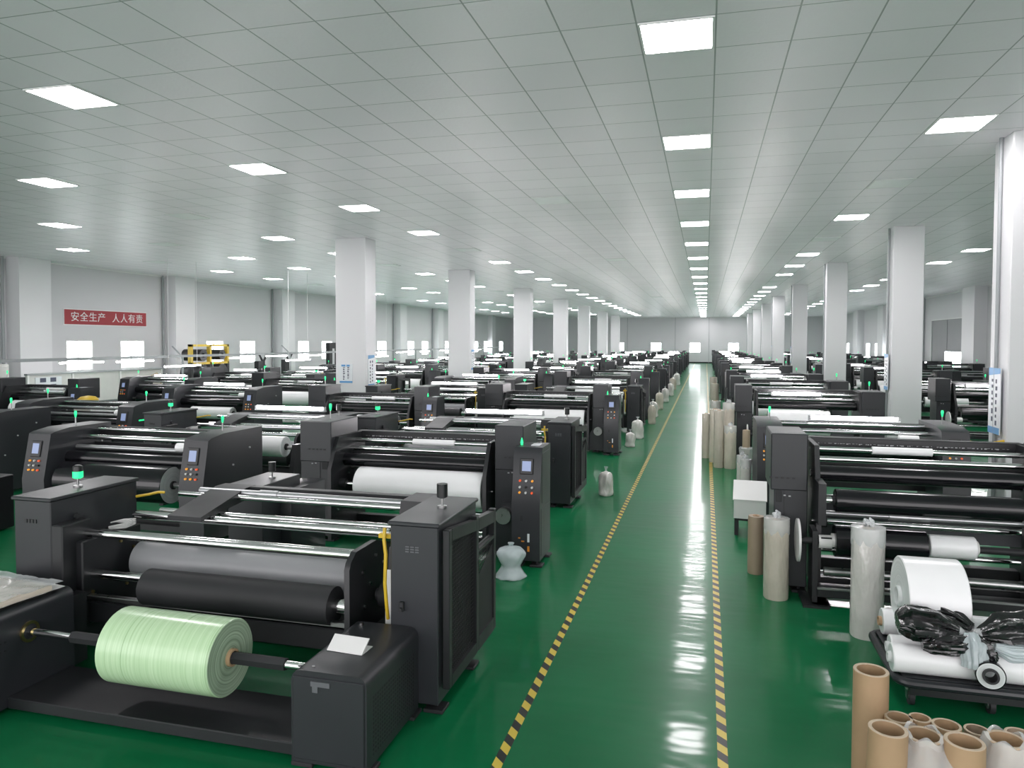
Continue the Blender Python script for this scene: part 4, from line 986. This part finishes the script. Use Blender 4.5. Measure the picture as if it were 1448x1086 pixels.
with at_origin((3.2, 9.9, 0)):
    for k, (m, dz) in enumerate((('yellow', 0), ('white_plastic', -.05), ('wood', -.10))):
        G().sweep([(2.935, 9.75 + .05 * k, 1.0 + dz), (3.05, 9.8 + .05 * k, .96 + dz), (3.2, 9.85 + .04 * k, .93 + dz), (3.36, 9.9 + .03 * k, .95 + dz), (3.455, 9.92 + .03 * k, .97 + dz)], .022).build('hose', m, hb)
# white lidded box on a dark stand
wb = thing('white_bin', (.5, 8.62, 0), 'white sloping-lid bin on a dark stand by the aisle', 'bin', rz=-.06)
G().prism([(-.17, .19), (.19, .19), (.19, .545), (.10, .56), (-.17, .40)], 'x', -.17, .17).build('bin_body', 'white_plastic', wb)
G().prism([(-.18, .395), (.105, .56), (.11, .57), (-.18, .405)], 'x', -.18, .18).build('bin_lid', 'white_plastic', wb)
for x in (-.14, .14):
    for y in (-.14, .15): G().box(x - .02, x + .02, y - .02, y + .02, 0, .19).build('leg', 'rubber', wb)
G().box(-.16, .16, -.16, .17, .165, .19).build('stand_plate', 'rubber', wb)
# cart
ct = thing('platform_cart', (1.85, 5.0, 0), 'dark steel platform cart loaded with white rolls and black bundles', 'cart')
with at_origin((1.85, 5.0, 0)):
    x0, x1, y0, y1 = 1.11, 2.75, 4.66, 5.42
    loop = []
    for cx_, cy_, a0 in ((x1 - .08, y1 - .08, 0), (x0 + .08, y1 - .08, 90), (x0 + .08, y0 + .08, 180), (x1 - .08, y0 + .08, 270)):
        for k in range(5): a = math.radians(a0 + k * 22.5); loop.append((cx_ + .08 * math.cos(a), cy_ + .08 * math.sin(a), .165))
    loop.append(loop[0])
    G().sweep(loop, .026, 10).build('tube_frame', 'paint', ct)
    G().box(x0 + .03, x1 - .03, y0 + .03, y1 - .03, .165, .19, .004).build('deck', 'paint', ct)
    G().box(x0 + .06, x1 - .06, y0 - .005, y0 + .03, .10, .15).build('front_rail', 'paint_dark', ct)
    for x in (1.20, 1.62, 2.6):
        for y in (4.76, 5.3):
            w = G().cyl((x - .014, y, .05), (x + .014, y, .05), .05, n=20).build('caster', 'rubber', ct)
            G().cyl((x - .018, y, .05), (x + .018, y, .05), .024, n=12).build('wheel_hub', 'steel', w)
            G().prism([(y - .03, .1), (y + .03, .1), (y + .015, .035), (y - .015, .035)], 'x', x - .024, x - .016).prism([(y - .03, .1), (y + .03, .1), (y + .015, .035), (y - .015, .035)], 'x', x + .016, x + .024).box(x - .035, x + .035, y - .035, y + .035, .1, .14).build('caster_fork', 'steel', w)
GC = 'white rolls lying on the cart'
film_roll('film_roll', 1.09, 2.62, 4.76, .272, .082, .02, 'white_film', 'white_end', 'long white roll lying along the front edge of the cart', GC, 'film_end')
film_roll('film_roll', 1.12, 2.6, 4.935, .265, .074, .02, 'white_film', 'white_end', 'long white roll lying behind the front roll on the cart', GC, 'film_end')
film_roll('film_roll', 1.16, 2.5, 5.34, .28, .085, .02, 'white_film', 'white_end', 'long white roll at the back edge of the cart', GC, 'cardboard')
film_roll('film_roll', 1.225, 1.565, 5.16, .515, .255, .055, 'white_film', 'white_end', 'big wide white film roll standing on the cart', GC, 'film_end')
film_roll('film_roll', 1.30, 1.62, 4.86, .39, .055, .02, 'white_film', 'white_end', 'short white roll end poking out under the black bundles', GC, 'white_plastic')
def bundle(pts, rad, label, seed, m='black_plastic', cat='bundle', group='tied black plastic bundles on the cart', knot=None):
    """crumpled plastic bundle: a fat sleeve with pleats that run into its tied end"""
    r = random.Random(seed); pts = [Vector(p) for p in pts]; n, L = 64, 34; g = G(); rings = []
    ph = [r.random() * 6.3 for _ in range(8)]
    for i in range(L + 1):
        t = i / L * (len(pts) - 1); a = min(int(t), len(pts) - 2); f = t - a
        p = pts[a].lerp(pts[a + 1], f); R = rad[a] * (1 - f) + rad[a + 1] * f
        d = (pts[a + 1] - pts[a]).normalized(); up = Vector((0, 0, 1)); s = d.cross(up).normalized(); u = s.cross(d)
        ring = []
        for k in range(n):
            th = 2 * PI * k / n
            w = 1 + .11 * math.sin(5 * th + ph[0] + i * .06) + .085 * math.sin(9 * th + ph[1] - i * .07) + .06 * math.sin(15 * th + ph[2] + i * .05) + .05 * math.sin(i * .5 + 2 * th + ph[3]) + r.uniform(-.012, .012)
            w *= .86 if math.sin(th) < -.5 else 1
            ring.append(g.bm.verts.new(p + (s * math.cos(th) + u * math.sin(th) * .9) * R * w))
        rings.append(ring)
    for A, B in zip(rings, rings[1:]):
        for k in range(n): g.bm.faces.new((A[k], A[(k + 1) % n], B[(k + 1) % n], B[k]))
    g.bm.faces.new(rings[0]); g.bm.faces.new(rings[-1])
    with at_origin(pts[0]): o = g.build('plastic_bundle', m)
    o.location = pts[0]; tag(o, label, cat, group)
    if knot is not None:
        with at_origin(pts[0]): G().blob(pts[-1], (.035, .03, .035), 2, lambda v: 1 + .15 * math.sin(9 * v.x) * math.cos(8 * v.z)).build('knot', 'clear', o)
    return o
bundle([(1.13, 4.80, .47), (1.20, 4.80, .475), (1.34, 4.79, .47), (1.45, 4.77, .455)], [.06, .115, .10, .035], 'large black plastic bundle in front of the big wide white roll', 1, knot=1)
bundle([(1.24, 4.70, .385), (1.30, 4.70, .39), (1.42, 4.70, .40), (1.50, 4.72, .43)], [.035, .06, .07, .035], 'lower black plastic bundle on the front white roll', 2, knot=1)
bundle([(1.34, 4.95, .50), (1.40, 4.93, .50), (1.48, 4.88, .49), (1.53, 4.82, .47)], [.03, .05, .045, .03], 'small black plastic bundle at the foot of the big wide roll', 3)
bundle([(2.05, 4.82, .50), (1.85, 4.82, .50), (1.68, 4.80, .475), (1.56, 4.77, .45)], [.11, .10, .09, .035], 'black plastic bundle pointing away from the big wide roll', 4, knot=1)
bundle([(1.60, 4.69, .33), (1.575, 4.69, .36), (1.55, 4.70, .41), (1.53, 4.74, .44)], [.04, .05, .05, .03], 'black plastic bundle hanging down over the front white roll', 5)
bundle([(1.50, 4.655, .30), (1.50, 4.66, .35), (1.50, 4.68, .41), (1.50, 4.73, .46)], [.055, .06, .06, .035], 'hazy clear plastic bag drooping over the front of the cart', 6, 'haze_film', 'bag', None)
bundle([(2.0, 4.72, .37), (1.85, 4.71, .38), (1.70, 4.71, .38), (1.62, 4.72, .40)], [.04, .05, .055, .025], 'white plastic bag lying under the black bundle on the cart', 7, 'haze_film', 'bag', None)
tag(film_roll('film_roll', -.035, .035, 0, 0, .075, .03, 'black_film', 'white_end', 'small white ringed film reel hanging on the cart front', None, 'rubber'), None, 'film roll')
o = bpy.data.objects[[q.name for q in bpy.data.objects if q.get('label') == 'small white ringed film reel hanging on the cart front'][0]]
o.location = (1.565, 4.615, .285); o.rotation_euler = (0, .12, math.radians(78))
o.pop('group', None) if hasattr(o, 'pop') else None
# cardboard cores standing in front of the cart
def core(x, y, h, r, label, lean=(0, 0), m='cardboard'):
    o = G().tube((0, 0, 0), (0, 0, h), r, r * .80, n=44, bev=.002).build('cardboard_core', m)
    G().tube((0, 0, h - .001), (0, 0, h + .0012), r * .985, r * .80, n=44).build('cut_rim', 'cardboard_rim', o)
    o.location = (x, y, 0); o.rotation_euler = (lean[0], lean[1], 0); return tag(o, label, 'cardboard tube', 'cardboard cores in front of the cart')
core(.785, 3.80, .575, .079, 'tallest brown cardboard core, standing at the aisle end of the group')
core(.768, 3.42, .485, .079, 'brown cardboard core standing in front of the tallest one', (0, .02))
core(.89, 3.72, .40, .060, 'small cardboard core between the tallest core and the cart')
core(.985, 3.74, .40, .048, 'thinnest cardboard core, second in the back line of small cores')
core(1.085, 3.70, .40, .062, 'small cardboard core with a wide rim, third in the back line')
core(1.215, 3.72, .385, .054, 'reddish small cardboard core, fourth in the back line', (0, 0), 'kraft')
core(1.40, 3.76, .37, .062, 'small cardboard core hidden behind the plastic-draped one', (0, 0), 'kraft')
core(.938, 3.50, .438, .078, 'brown cardboard core half covered by white plastic sheet')
core(1.078, 3.44, .462, .078, 'wide cardboard core with an uncovered dark opening, in the front line')
core(1.275, 3.56, .435, .079, 'wide cardboard core wrapped in clear plastic, farthest from the aisle')
def drape(loc, prof, label, seed, m='clear', open_=0.):
    r = random.Random(seed); n = 56; g = G(); R = []
    ph = [r.random() * 6 for _ in range(4)]
    for j, (rad, z, dx, dy) in enumerate(prof):
        R.append([g.bm.verts.new((dx + rad * (1 + (.04 + .12 * j / len(prof)) * (math.sin(6 * a + ph[0]) * .6 + math.sin(11 * a + ph[1] + j) * .5)) * math.cos(a), dy + rad * (1 + .06 * j / len(prof) * math.sin(7 * a + ph[2])) * math.sin(a), z + .012 * math.sin(5 * a + ph[3]))) for a in [2 * PI * k / n for k in range(n)]])
    for A, B in zip(R, R[1:]):
        for k in range(n):
            if open_ and k / n < open_: continue
            g.bm.faces.new((A[k], A[(k + 1) % n], B[(k + 1) % n], B[k]))
    o = g.build('plastic_sheet', m); o.location = loc; return tag(o, label, 'plastic sheet')
drape((.938, 3.50, 0), [(.066, .448, 0, 0), (.084, .446, 0, 0), (.088, .42, 0, 0), (.125, .37, .01, -.02), (.165, .31, .01, -.05), (.16, .15, .01, -.05), (.19, .02, 0, -.06)], 'white plastic sheet draped over a cardboard core', 3, open_=.0)
drape((1.275, 3.56, 0), [(.068, .445, 0, 0), (.084, .443, 0, 0), (.10, .39, 0, 0), (.145, .31, -.01, -.03), (.15, .1, -.02, -.02), (.17, .015, -.03, -.02)], 'clear plastic sheet wrapped round the core farthest from the aisle', 9)
